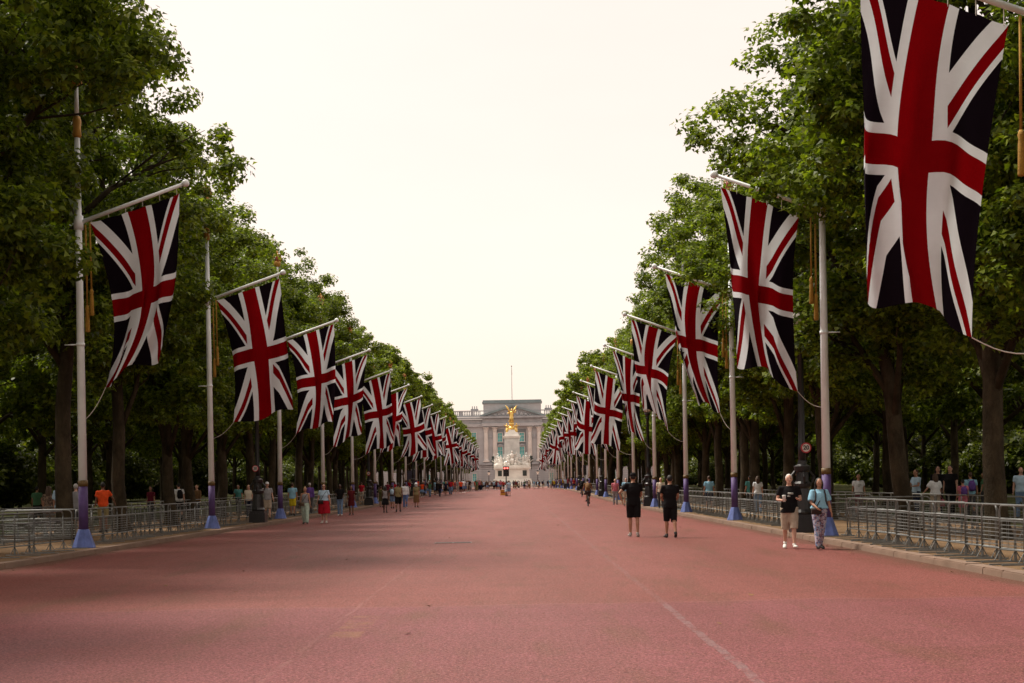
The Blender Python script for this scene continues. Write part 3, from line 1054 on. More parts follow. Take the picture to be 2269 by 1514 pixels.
# gilded crowning group
g5 = MB()
lump_figure(g5, (-1.2, -1.0, 15.4), 1.15, (-.15, 0), True, -1)
lump_figure(g5, (1.2, -1.0, 15.4), 1.15, (.15, 0), True, 1)
g5.ball((-1.3, -1.2, 15.7), (.4, .4, .5), 8, 6); g5.ball((1.3, -1.2, 15.7), (.4, .4, .5), 8, 6)
mp('gilded_seated_figure', g5, GILT, smooth=True)
mp('gilded_orb', MB().lathe([(.8, 16.0), (.95, 16.4), (.6, 17.0)], seg=14).ball((0, 0, 17.6), .72, 14, 10), GILT, smooth=True)
vic = MB()
lump_figure(vic, (0, -.1, 18.1), 1.75, (.1, 0), False, 1)
vic.tube([(0.1, 0, 18.3), (-.5, .5, 18.5), (-.9, .9, 18.4)], [.5, .3, .08], 8)
vs = mp('victory_statue', vic, GILT, smooth=True)
for sx in (-1, 1):
    wing = MB()
    for k in range(7):
        a = R(58 + k * 6.5)
        L_ = 2.6 - k * .2
        x0, z0 = sx * (.25 + k * .05), 20.7 - k * .16
        x1, z1 = x0 + sx * math.cos(a) * L_, z0 + math.sin(a) * L_
        wing.tube([(x0, .25, z0), ((x0 + x1) / 2, .45, (z0 + z1) / 2 - .05), (x1, .5, z1)], [(.24, .07), (.22, .06), (.04, .03)], 6, side=(0, 0, 1))
    wing.build('wing', GILT, vs, True)

# ------------------------------------------------------------------ flagpoles
def pole_set(sgn):
    """meshes of a flagpole whose arm reaches out over the road (sgn = +1 towards +X)"""
    P = []
    P.append(('shaft', MB().tube([(0, 0, 1.72), (0, 0, 6), (0, 0, 10.7)], [.112, .095, .072], 14).tube([(0, 0, 11.2), (0, 0, 12.1)], [.06, .05], 10).mesh('shaft', True), WHITE_POLE))
    P.append(('base', MB().lathe([(.30, -.02), (.30, .03), (.285, .06), (.145, .47), (.13, .48)], seg=8, rot0=R(22.5)).mesh('base'), BASE_BLUE))
    P.append(('sleeve', MB().tube([(0, 0, .45), (0, 0, 1.62)], [.122, .120], 14).mesh('sleeve', True), SLEEVE_PURPLE))
    P.append(('band', MB().tube([(0, 0, 1.60), (0, 0, 1.76)], [.127, .127], 14).mesh('band', True), BAND_BROWN))
    P.append(('collar', MB().tube([(0, 0, 8.30), (0, 0, 8.66)], [.125, .125], 12).mesh('collar', True), WHITE_POLE))
    P.append(('gold_band', MB().lathe([(.085, 10.7), (.12, 10.76), (.10, 10.95), (.12, 11.12), (.09, 11.25)], seg=12).mesh('gold_band', True), GOLD_PAINT))
    cr = MB()
    cr.lathe([(.10, 12.05), (.22, 12.12), (.22, 12.28), (.20, 12.30)], seg=12)
    for k in range(4):
        a = k * math.pi / 2 + .4
        c_, s_ = math.cos(a), math.sin(a)
        cr.tube([(.21 * c_, .21 * s_, 12.28), (.27 * c_, .27 * s_, 12.5), (.16 * c_, .16 * s_, 12.66), (0, 0, 12.62)], .035, 5)
    cr.ball((0, 0, 12.75), .07, 8, 6)
    P.append(('crown', cr.mesh('crown', True), GOLD_PAINT))
    P.append(('crown_cap', MB().ball((0, 0, 12.38), (.17, .17, .2), 10, 6).mesh('crown_cap', True), CROWN_RED))
    P.append(('arm', MB().tube([(sgn * .08, 0, 8.50), (sgn * 2.74, 0, 9.44)], [.055, .045], 10).mesh('arm', True), WHITE_POLE))
    d = Vector((sgn * 2.66, 0, .94)).normalized()
    a0 = Vector((sgn * 2.74, 0, 9.44))
    P.append(('arm_cap', MB().tube([a0 - d * .02, a0 + d * .04, a0 + d * .12, a0 + d * .16], [.06, .095, .095, .05], 10).mesh('arm_cap', True), WHITE_POLE))
    P.append(('cleat', MB().tube([(-sgn * .08, 0, 5.30), (-sgn * .42, 0, 5.30)], [.022, .014], 6).tube([(0, 0, 5.26), (0, 0, 5.34)], .115, 10).mesh('cleat', True), WHITE_POLE))
    for x, zt, zb in ((.185, 8.42, 5.62), (.30, 8.48, 6.05)):
        t = MB()
        t.tube([(sgn * x, -.02, zt), (sgn * (x + .015), -.02, zb + .7)], .024, 6)
        t.lathe([(.03, .70), (.058, .62), (.042, .55), (.052, .48), (.064, .02), (.055, 0)], (sgn * (x + .015), -.02, zb), 8)
        P.append(('tassel_cord', t.mesh('tassel_cord', True), CORD_GOLD))
    for n, me, mt in P:
        me.materials.append(mt)
    return P

LY = [37.1, 52.8, 68.1, 83.3, 98.5, 114, 130.3, 146, 161.3, 176, 201.6, 215, 232.5, 249, 262, 275, 291.6, 308, 322, 337]
RY = [21.7, 37.1, 52.7, 67.7, 82.9, 97.8, 112.4, 127.9, 141.4, 156.6, 170.6, 188, 206.8, 218.7, 236, 252, 268.7, 285, 301, 318, 335]
POLES = {}
for sgn, X, ylist, nm in ((1, POLE_L, LY, 'left'), (-1, POLE_R, RY, 'right')):
    parts = pole_set(sgn)
    for i, y in enumerate(ylist):
        if nm == 'right' and i == 0:
            lab = 'white flagpole at the right edge, nearest of all, only its arm and gold cords show'
        else:
            k = i + 1
            lab = 'white flagpole with purple sleeve and blue foot, %s pole from the camera on the %s' % (nth(k), nm)
        p = empty('flagpole', (X, y, 0.112 + gz(y)))
        tag(p, lab, 'flagpole', 'flagpoles along the ' + nm + ' kerb')
        p.rotation_euler = (random.uniform(-.004, .004), random.uniform(-.004, .004), 0)
        for n, me, mt in parts:
            o = link(n, me, p)
            if n.startswith('crown'):
                o.scale = (.72, .72, 1); 

# ------------------------------------------------------------------ flags
# 3 x 3 control points of each hanging cloth: (distance from the pole, height), rows from the top, left to right as seen from the camera
FL = [
    [(0.29, 8.6), (1.52, 8.93), (2.64, 9.32), (0.82, 6.35), (1.76, 6.63), (2.41, 6.99), (0.59, 4.23), (1.12, 4.64), (1.97, 5.0)],
    [(0.3, 8.59), (1.49, 8.97), (2.65, 9.36), (0.86, 6.3), (1.92, 6.57), (2.87, 6.82), (0.87, 3.94), (2.0, 4.26), (3.08, 4.55)],
    [(0.45, 8.62), (1.62, 9.03), (2.70, 9.40), (0.9, 6.47), (1.88, 6.73), (2.74, 6.98), (0.83, 4.12), (1.72, 4.48), (2.53, 4.65)],
    [(0.50, 8.55), (1.60, 8.90), (2.72, 9.32), (0.67, 6.4), (1.66, 6.69), (2.44, 7.06), (0.66, 3.92), (1.42, 4.34), (2.3, 4.74)],
    [(0.50, 8.59), (1.60, 9.00), (2.70, 9.40), (0.89, 6.34), (1.96, 6.6), (2.81, 6.87), (0.93, 3.83), (2.04, 4.19), (2.91, 4.5)],
]
FR = [
    [(-2.64, 9.28), (-1.52, 8.89), (-0.40, 8.47), (-2.66, 6.76), (-1.88, 6.53), (-0.8, 6.13), (-2.51, 4.36), (-1.76, 4.16), (-0.96, 3.74)],
    [(-2.64, 9.26), (-1.61, 8.88), (-0.60, 8.45), (-2.36, 6.86), (-1.8, 6.54), (-0.81, 6.16), (-2.24, 4.58), (-1.52, 4.41), (-0.73, 3.88)],
    [(-2.44, 9.30), (-1.35, 8.90), (-0.39, 8.45), (-2.01, 6.95), (-1.53, 6.66), (-0.54, 6.38), (-1.21, 4.48), (-0.94, 4.39), (-0.43, 4.05)],
    [(-2.48, 9.33), (-1.42, 8.95), (-0.3, 8.50), (-2.31, 7.01), (-1.7, 6.82), (-0.78, 6.34), (-1.92, 4.96), (-1.31, 4.75), (-0.78, 3.93)],
    [(-2.34, 9.30), (-1.43, 8.83), (-0.44, 8.40), (-1.83, 6.6), (-1.45, 6.48), (-0.81, 6.35), (-1.39, 4.49), (-1.21, 4.38), (-0.54, 3.92)],
    [(-2.51, 9.27), (-1.46, 8.80), (-0.50, 8.35), (-2.64, 6.76), (-1.72, 6.4), (-0.7, 6.1), (-2.9, 4.37), (-1.85, 4.1), (-0.92, 3.78)],
]

def flag_mesh(ctrl, mirror, seed, nx=26, ny=52):
    rg = np.random.default_rng(seed)
    P = np.array(ctrl).reshape(3, 3, 2)
    s = np.linspace(0, 1, nx + 1)
    t = np.linspace(0, 1, ny + 1)
    def lag(q):
        return np.stack([(q - .5) * (q - 1) * 2, -4 * q * (q - 1), 2 * q * (q - .5)], axis=-1)
    S, T = lag(s), lag(t)
    XZ = np.einsum('ti,sj,ijk->tsk', T, S, P)
    ph, ph2, ph3 = rg.uniform(0, 6.28, 3)
    SS, TT = np.meshgrid(s, t)
    w = XZ[:, -1, 0] - XZ[:, 0, 0]
    slack = np.sqrt(np.clip(1 - (w / 2.5) ** 2, .03, 1))[:, None]
    fall = np.clip(TT * 2.2, 0, 1)
    # deep vertical folds where the cloth is gathered, small ones elsewhere
    dy = fall * slack * (.34 * np.sin(2 * np.pi * (1.15 * SS + .25 * TT) + ph) + .12 * np.sin(2 * np.pi * (2.9 * SS + .5 * TT) + ph2))
    crease = np.exp(-((SS - .52 - .10 * np.sin(TT * 3 + ph)) / .055) ** 2) * np.exp(-((TT - .55) / .28) ** 2)
    dy += crease * .30 * slack
    dy += .05 * fall * np.sin(2 * np.pi * (.8 * TT + .4 * SS) + ph3)
    dy += (TT ** 1.5) * rg.uniform(-.25, .25) * (SS - (.1 if mirror else .9))
    # in-plane gather: columns crowd towards the crease
    dx = -slack * .10 * np.sin(2 * np.pi * (SS - .02)) * np.exp(-((TT - .55) / .3) ** 2) * w[:, None]
    # a real fold where the gathered cloth doubles back on itself
    cen = .50 + .06 * np.sin(ph)
    q = np.clip((SS - cen) / .17, -1, 1)
    amt = np.clip((slack - .35) / .4, 0, 1) * np.exp(-((TT - rg.uniform(.55, .75)) / .27) ** 2)
    dx += -.105 * amt * np.sin(np.pi * q) * w[:, None]
    dy += .16 * amt * np.cos(np.pi * q / 2) ** 2 * np.where(q > 0, 1, 1)
    dy += .10 * amt * np.sin(np.pi * q)
    hem = .09 * np.sin(2 * np.pi * (1.4 * SS) + ph2) * TT ** 8
    # scalloped top edge between its ties
    top = -.025 * np.abs(np.sin(np.pi * 5 * SS)) * np.clip(1 - TT * 12, 0, 1)
    V = np.stack([XZ[..., 0] + dx, dy, XZ[..., 1] + hem + top], axis=-1).reshape(-1, 3)
    F = []
    k = nx + 1
    for i in range(ny):
        for j in range(nx):
            a = i * k + j
            F.append((a, a + k, a + k + 1, a + 1))
    me = bpy.data.meshes.new('cloth')
    me.from_pydata(V.tolist(), [], F)
    uv = me.uv_layers.new(name='UVMap')
    U = (1 - SS if mirror else SS).ravel()
    VV = (1 - TT).ravel()
    li = np.empty(len(me.loops), dtype=np.int32)
    me.loops.foreach_get('vertex_index', li)
    uv.data.foreach_set('uv', np.stack([U[li], VV[li]], axis=-1).astype(np.float32).ravel())
    me.polygons.foreach_set('use_smooth', [True] * len(me.polygons))
    me.materials.append(MATS['flag'])
    me.update()
    corner = V[ny * k + (0 if mirror else nx)]
    return me, corner

random.seed(77)
TIE = MB().tube([(0, 0, 0), (0, 0, 1)], .008, 4).mesh('tie')
TIE.materials.append(ROPE)
LOOK_L = {0: 'gathered to a pinch at its middle', 1: 'hanging almost flat'}
for sgn, X, ylist, ctl, nm in ((1, POLE_L, LY, FL, 'left'), (-1, POLE_R, RY, FR, 'right')):
    for i, y in enumerate(ylist):
        if i < len(ctl):
            c = ctl[i]
        else:
            base = random.choice(ctl[1:])
            swing = random.uniform(-.30, .30)
            c = [(a + (swing * (j // 3) / 2 + random.uniform(-.16, .16)) * (j > 2), b_ + random.uniform(-.16, .16) * (j > 2)) for j, (a, b_) in enumerate(base)]
        if nm == 'right' and i == 0:
            c = [(a - .07, b_) for a, b_ in c]
        me, cn = flag_mesh(c, sgn > 0, 100 + i * 2 + (sgn > 0))
        fl = empty('flag', (X, y, gz(y)))
        if nm == 'right' and i == 0:
            lab = 'largest red, white and blue flag, cut by the top edge at upper right'
        else:
            k = i + 1 if nm == 'left' else i + 1
            lab = 'red, white and blue crossed flag, %s from the camera in the %s row' % (nth(k), nm)
        tag(fl, lab, 'flag', 'flags hanging along the ' + nm)
        link('cloth', me, fl)
        r_ = MB()
        ex, ez = sgn * .09, 3.46
        pts = []
        for q in range(7):
            f_ = q / 6
            pts.append((cn[0] + (ex - cn[0]) * f_, cn[1] * (1 - f_), cn[2] + (ez - cn[2]) * f_ - .10 * math.sin(math.pi * f_)))
        r_.tube(pts, .010, 5).build('rope', ROPE, fl)
        for q in range(6):
            f_ = .02 + q * .19
            px_ = c[0][0] + (c[2][0] - c[0][0]) * f_
            pz_ = c[0][1] + (c[2][1] - c[0][1]) * f_
            ax_ = abs(px_)
            az_ = 8.50 + (ax_ - .08) * .3534 + .112
            o = link('tie', TIE, fl)
            o.location = (px_, 0, pz_ - .03)
            o.scale = (1, 1, max(.05, az_ - pz_ + .05))

# ------------------------------------------------------------------ lamp posts and speed signs
def lamp_meshes():
    L = []
    b_ = MB()
    b_.box((0, 0, .20), (.68, .68, .42)).box((0, 0, .45), (.60, .60, .10))
    b_.lathe([(.27, .48), (.30, .56), (.25, .64), (.235, 1.0), (.20, 1.22), (.25, 1.28), (.26, 1.36), (.19, 1.42), (.17, 1.68), (.22, 1.72), (.235, 1.84), (.13, 1.90), (.12, 2.0)], seg=16)
    for k in range(4):
        a = k * math.pi / 2
        b_.tube([(.26 * math.cos(a), .26 * math.sin(a), 1.38), (.33 * math.cos(a), .33 * math.sin(a), 1.55), (.20 * math.cos(a), .20 * math.sin(a), 1.70)], .035, 6)
    L.append(('pedestal', b_.mesh('pedestal', False), BLACK_IRON))
    c_ = MB().lathe([(.105, 1.95), (.10, 2.3), (.115, 2.36), (.095, 2.42), (.082, 5.2), (.12, 5.26), (.10, 5.34), (.075, 5.42), (.16, 5.50), (.20, 5.58)], seg=14)
    L.append(('column', c_.mesh('column', True), BLACK_IRON))
    L.append(('globe', MB().ball((0, 0, 5.88), (.27, .27, .30), 16, 10).mesh('globe', True), GLASS_GLOBE))
    rb = MB()
    for k in range(8):
        a = k * math.pi / 4
        rb.tube([(.28 * math.cos(a) * s_, .28 * math.sin(a) * s_, 5.88 + .31 * z_) for s_, z_ in ((.45, -.9), (.85, -.55), (1.02, 0), (.85, .55), (.45, .9))], .013, 4)
    rb.torus((0, 0, 5.93), .285, .016, 'Z', 20, 5)
    L.append(('rib', rb.mesh('rib', False), BLACK_IRON))
    cp = MB().lathe([(.20, 6.14), (.22, 6.18), (.15, 6.28), (.08, 6.32), (.10, 6.40), (.12, 6.50), (.02, 6.56)], seg=12)
    L.append(('lantern_cap', cp.mesh('lantern_cap', True), BLACK_IRON))
    for n, me, mt in L:
        me.materials.append(mt)
    return L
LAMP = lamp_meshes()
LAMPS_L = [60.9, 107.0, 153, 199, 245, 291]
LAMPS_R = [39.6, 85.5, 132, 178, 224, 270]
for X, ylist, nm in ((-11.05, LAMPS_L, 'left'), (7.98, LAMPS_R, 'right')):
    for i, y in enumerate(ylist):
        t = empty('street_lamp', (X, y, .112 + gz(y)), .0)
        tag(t, 'black cast iron street lamp with globe, %s from the camera on the %s kerb' % (nth(i + 1), nm), 'street lamp', 'street lamps along the ' + nm)
        for n, me, mt in LAMP:
            link(n, me, t)

SIGN_RED = plain('sign_red', (0.42, 0.02, 0.03), 0.5, var=.05)
SIGN_WHITE = plain('sign_white', (0.62, 0.58, 0.54), 0.5, var=.04)
SIGN_BLACK = plain('sign_black', (0.012, 0.012, 0.012), 0.5, var=.04)
def speed_sign(x, y, z, lab, r_=.145):
    t = empty('speed_sign', (x, y, z))
    tag(t, lab, 'sign', 'speed limit signs on the lamp posts')
    back = MB().tube([(0, .012, 0), (0, 0, 0)], r_, 28).build('red_ring', SIGN_RED, t)
    MB().tube([(0, 0.002, 0), (0, -.004, 0)], r_ * .76, 28).build('white_disc', SIGN_WHITE, t)
    cu = bpy.data.curves.new('numeral', 'FONT')
    cu.body = '20'
    cu.size = r_ * 1.12
    cu.align_x = 'CENTER'; cu.align_y = 'CENTER'
    cu.extrude = .002
    cu.offset = r_ * .035
    cu.materials.append(SIGN_BLACK)
    tmp = bpy.data.objects.new('numeral', cu)
    col.objects.link(tmp)
    bpy.context.view_layer.update()
    nm_ = bpy.data.meshes.new_from_object(tmp.evaluated_get(bpy.context.evaluated_depsgraph_get()))
    bpy.data.objects.remove(tmp)
    n = link('numeral', nm_, t)
    n.location = (0, -.008, 0)
    n.rotation_euler = (R(90), 0, 0)
    MB().tube([(0, .01, .02), (0, .12, .02)], .012, 6).build('bracket', BLACK_IRON, t)
speed_sign(8.05, 39.6 - .24, 2.46, 'round twenty limit sign on the lamp post behind the couple on the right')
speed_sign(-11.10, 60.9 - .24, 2.43, 'round twenty limit sign on the black lamp post at left', .135)
speed_sign(-11.05, 107 - .24, 2.5 + gz(107), 'small far round limit sign on the second left lamp post')

# ------------------------------------------------------------------ crowd barriers
def barrier_meshes():
    W_, H_ = 2.2, .98
    fr = MB()
    pts = [(-W_ / 2, 0, .05), (-W_ / 2, 0, H_ - .12)]
    for k in range(5):
        a = math.pi - k * math.pi / 8
        pts.append((-W_ / 2 + .12 + .12 * math.cos(a), 0, H_ - .12 + .12 * math.sin(a)))
    for k in range(5):
        a = math.pi / 2 - k * math.pi / 8
        pts.append((W_ / 2 - .12 + .12 * math.cos(a), 0, H_ - .12 + .12 * math.sin(a)))
    pts.append((W_ / 2, 0, .05))
    fr.tube(pts, .0185, 7, side=(0, 1, 0))
    rl = MB().tube([(-W_ / 2, 0, 0), (W_ / 2, 0, 0)], .0155, 6).mesh('rail', True)
    wi = MB()
    z = .285
    while z < .72:
        wi.tube([(-W_ / 2, .006, z), (W_ / 2, .006, z)], .0032, 4, cap=False)
        z += .070
    for k in range(7):
        x = -W_ / 2 + W_ * (k + 1) / 8
        wi.tube([(x, -.004, .22), (x, -.004, .74)], .0035, 4, cap=False)
    ft = MB()
    ft.box((0, .20, .018), (.042, .82, .022))
    ft.tube([(0, 0, .03), (0, 0, .16)], .024, 6)
    ft.tube([(0, .10, .03), (0, .005, .20)], .010, 5)
    ft.tube([(0, -.10, .03), (0, -.005, .20)], .010, 5)
    fm, wm, tm = fr.mesh('frame', True), wi.mesh('wire_infill'), ft.mesh('foot')
    for me in (fm, rl, wm, tm):
        me.materials.append(STEEL)
    # one joined mesh for the far ones
    al = MB()
    for part, offs in ((fr, [(0, 0, 0)]), (ft, [(-W_ / 2, 0, 0), (W_ / 2, 0, 0)]), (wi, [(0, 0, 0)])):
        for o_ in offs:
            n0 = len(al.v)
            al.v += [(a + o_[0], b_ + o_[1], c_ + o_[2]) for a, b_, c_ in part.v]
            for q in part.f:
                al.face([n0 + i for i in q])
    for zz in (.22, .74):
        al.tube([(-W_ / 2, 0, zz), (W_ / 2, 0, zz)], .0155, 5)
    am = al.mesh('barrier', True)
    am.materials.append(STEEL)
    return fm, rl, wm, tm, am, W_
BAR = barrier_meshes()
def barrier(x, y, rz, label, group, parts=True):
    z = .112 + gz(y)
    if not parts:
        o = link('barrier', BAR[4])
        o.location = (x, y, z); o.rotation_euler = (0, 0, rz)
        return tag(o, label, 'barrier', group)
    t = empty('barrier', (x, y, z), rz)
    t.rotation_euler = (random.uniform(-.012, .012), random.uniform(-.006, .006), rz)
    tag(t, label, 'barrier', group)
    link('frame', BAR[0], t)
    for zz in (.22, .74):
        link('rail', BAR[1], t).location = (0, 0, zz)
    link('wire_infill', BAR[2], t)
    for sx in (-1, 1):
        link('foot', BAR[3], t).location = (sx * BAR[5] / 2, 0, 0)
    return t

random.seed(5)
# feet point to the road: right side barriers turn +Y to -X
def barrier_run(nm, X, runs, step, yaw, rowname, far_from):
    i = 0
    for y0, y1, dx in runs:
        y = y0
        while y < y1:
            i += 1
            st = step if y < 60 else (step * 1.5 if y < 100 else 2.25)
            rz = (math.pi / 2 if nm == 'right' else -math.pi / 2) + (yaw if y < 100 else .01) * (1 if nm == 'right' else -1) + random.uniform(-.02, .02)
            lab = 'grey steel crowd barrier, %s from the camera in the %s row on the %s' % (nth(i), rowname, nm)
            barrier(X + dx + random.uniform(-.04, .04), y, rz, lab, '%s row of barriers on the %s' % (rowname, nm), y < far_from)
            y += st * random.uniform(.92, 1.08)
barrier_run('right', 8.52, [(22.6, 36.0, 0), (44.3, 52.0, .25), (54.0, 84.0, .25), (88.0, 190.0, .3)], .95, .07, 'kerbside', 70)
barrier_run('left', -11.75, [(33.0, 36.2, .1), (39.8, 60.0, -.15), (62.5, 106, -.15), (109, 190, -.15)], 1.15, .06, 'kerbside', 70)
barrier_run('right', 11.9, [(26.0, 37.0, 0), (38.5, 75, .2), (78, 120, .2)], 1.25, .03, 'second', 50)
barrier_run('left', -15.2, [(38.0, 75, 0), (78, 120, -.2)], 1.3, .03, 'second', 55)
# barriers set across the gaps at the poles
for x, y, rz, lab in ((9.7, 36.9, .15, 'steel barrier set across the gap just right of the nearest full flagpole'),
                      (9.8, 43.6, -.1, 'steel barrier set across the gap behind the walking couple'),
                      (-12.9, 37.6, .35, 'steel barrier set askew behind the nearest left flagpole'),
                      (-13.1, 39.2, -.12, 'steel barrier set across behind the nearest left flagpole, further back')):
    barrier(x, y, rz, lab, 'barriers set across the rows')

# ------------------------------------------------------------------ traffic lights, board, box, litter of leaves
LIT_RED, _nt, _b = new_mat('lit_red_lamp')
_b.inputs['Base Color'].default_value = (.5, .02, .02, 1)
_b.inputs['Emission Color'].default_value = (1.0, .10, .08, 1)
_b.inputs['Emission Strength'].default_value = 5.0
def traffic_light(x, y, z0, lab, lit=True, twin=True):
    t = empty('traffic_light', (x, y, z0))
    tag(t, lab, 'traffic light')
    MB().tube([(0, 0, -.02), (0, 0, 2.15)], [.075, .06], 10).lathe([(.13, -.02), (.13, .25), (.08, .3)], seg=10).build('post', BLACK_IRON, t, True)
    for k, dx in enumerate((-.14, .14) if twin else (0,)):
        h = MB().box((dx, -.02, 2.62), (.27, .20, .98)).box((dx, .09, 2.62), (.34, .02, 1.06)).build('signal_head', BLACK_IRON, t)
        for q in range(3):
            zz = 2.96 - q * .31
            MB().tube([(dx, -.12, zz), (dx, -.132, zz)], .085, 14).build('lens', LIT_RED if (q == 0 and lit) else plain('dark_lens', (.02, .02, .02), .2), h)
            vv = MB()
            pts = [(dx + .10 * math.cos(R(a)), -.20, zz + .10 * math.sin(R(a))) for a in range(0, 181, 20)]
            n0 = len(vv.v)
            vv.v += [(p[0], -.12, p[2]) for p in pts] + [(p[0], -.30, p[2]) for p in pts]
            for j in range(len(pts) - 1):
                vv.face((n0 + j, n0 + j + 1, n0 + len(pts) + j + 1, n0 + len(pts) + j))
            vv.build('visor', BLACK_IRON, h)
traffic_light(-1.02, 152.0, gz(152), 'twin traffic light showing red in the middle of the road before the memorial')
traffic_light(7.3, 150.0, gz(150), 'small black traffic light by the right kerb beside far flagpoles', False, False)
yb = empty('works_box', (-1.45, 157, gz(157)))
tag(yb, 'small yellow works box on the road left of the traffic light', 'box')
MB().box((0, 0, .30), (.52, .4, .46)).box((0, 0, .56), (.58, .46, .06)).box((0, 0, .04), (.60, .5, .08)).build('case', plain('hazard_yellow', (.55, .26, .02), .5), yb)
MB().box((0, -.21, .32), (.4, .012, .12)).build('stripe', plain('hazard_dark', (.25, .05, .02), .5), yb)
bd = empty('information_board', (-12.3, 168, .112 + gz(168)))
tag(bd, 'tall dark blue grey board beside the left flagpoles far down', 'board')
MB().box((0, 0, 1.5), (1.0, .12, 2.6)).build('panel', plain('board_slate', (.055, .05, .085), .6), bd)
MB().box((-.52, 0, 1.45), (.07, .16, 2.9)).box((.52, 0, 1.45), (.07, .16, 2.9)).box((0, 0, 2.84), (1.1, .16, .07)).build('frame', BLACK_IRON, bd)

sc_ = empty('service_cover', (-1.75, 39.2, 0.0))
tag(sc_, 'dark iron service cover set flat in the road left of centre', 'manhole cover')
MB().box((0, 0, -.045), (1.02, .62, .10)).build('iron_frame', BLACK_IRON, sc_)
for dx in (-.25, .25):
    MB().box((dx, 0, .004), (.46, .54, .012)).build('cover_plate', plain('worn_iron', (.05, .035, .03), .55, .2, .3, 30), sc_)

rgl = np.random.default_rng(9)
n = 110
px_ = np.where(rgl.random(n) < .62, KERB_R - np.abs(rgl.normal(0, .30, n)) - .05, rgl.uniform(KERB_L + .3, KERB_R, n))
lk = rgl.random(n) < .22
px_ = np.where(lk, KERB_L + np.abs(rgl.normal(0, .25, n)) + .05, px_)
py_ = rgl.uniform(15, 75, n)
V = []; idx = []; cnt = []
for i in range(n):
    a = rgl.uniform(0, 6.28); s_ = rgl.uniform(.05, .11)
    k0 = len(V)
    for x, y in LEAF_OUT:
        V.append((px_[i] + s_ * (x * math.cos(a) - y * math.sin(a)), py_[i] + s_ * (x * math.sin(a) + y * math.cos(a)), .006 + .30 * s_ * abs(x) + .35 * s_ * y * y * rgl.uniform(.4, 1)))
    idx += list(range(k0, k0 + 10)); cnt.append(10)
lm = arrays_mesh('fallen_leaves', V, idx, cnt)
lm.materials.append(plain('dry_leaf', (.20, .105, .035), .8, var=.45, scale=3))
tag(link('fallen_leaves', lm), 'dry fallen leaves scattered on the road near the kerbs', 'leaves', None, 'stuff')

# ------------------------------------------------------------------ people
SKIN = {'pale': (0.50, 0.28, 0.20), 'tan': (0.36, 0.18, 0.11), 'brown': (0.17, 0.078, 0.045), 'dark': (0.065, 0.032, 0.021)}
SKIN_M = {k: plain('skin_' + k, v, 0.55, var=.08, scale=10) for k, v in SKIN.items()}
HAIR_M = {k: plain('hair_' + k, v, 0.7, var=.3, scale=30) for k, v in {'black': (.010, .008, .007), 'brown': (.055, .028, .014), 'fair': (.26, .16, .075), 'grey': (.42, .40, .38), 'white': (.62, .60, .57)}.items()}
CLOTH = {'black': (.008, .007, .008), 'white': (.68, .70, .72), 'light blue': (.24, .46, .60), 'pale blue': (.38, .52, .64), 'blue': (.10, .17, .36), 'navy': (.015, .02, .05), 'denim': (.16, .25, .40),
         'grey': (.26, .26, .27), 'dark grey': (.06, .06, .065), 'beige': (.42, .35, .27), 'khaki': (.24, .20, .10), 'olive': (.09, .09, .035), 'brown': (.17, .095, .045), 'red': (.36, .012, .025), 'dark red': (.09, .010, .012),
         'pink': (.50, .15, .19), 'orange': (.75, .085, .02), 'yellow': (.55, .44, .02), 'green': (.07, .17, .09), 'teal': (.08, .26, .25), 'pale green': (.43, .55, .46), 'purple': (.12, .06, .25), 'cream': (.62, .55, .44), 'maroon': (.13, .015, .03)}
def cloth(c):
    return fabric('cloth_' + c.replace(' ', '_'), CLOTH[c])
def patterned(name, c1, c2, c3, scale):
    if name in MATS:
        return MATS[name]
    mt, nt, b = new_mat(name)
    h = NT(nt)
    n = h.noise(h.obj(), scale, 2, .5)
    c = h.mix(h.math('GREATER_THAN', n, .48), c1, c2)
    c = h.mix(h.math('GREATER_THAN', h.noise(h.obj(), scale * 1.6, 1, .5), .58), c, c3)
    nt.links.new(c, b.inputs['Base Color'])
    b.inputs['Roughness'].default_value = .9
    MATS[name] = mt
    return mt
FLORAL = patterned('floral_print', (.13, .06, .10), (.42, .36, .42), (.16, .26, .42), 16)
DRESS_PRINT = patterned('dress_print', (.10, .065, .045), (.22, .15, .10), (.06, .035, .03), 14)
SHOE_WHITE = plain('shoe_white', (.62, .60, .56), .6)
SHOE_BLACK = plain('shoe_black', (.012, .011, .012), .5)
SHOE_GREY = plain('shoe_grey', (.30, .28, .26), .6)
EYE_M = plain('eye_dark', (.01, .008, .008), .2)
LEATHER = plain('bag_leather', (.022, .016, .014), .5)
LEATHER_BROWN = plain('bag_brown', (.11, .075, .045), .55)

QUEUE = []          # (object, voxel size): grown into one skin at the end

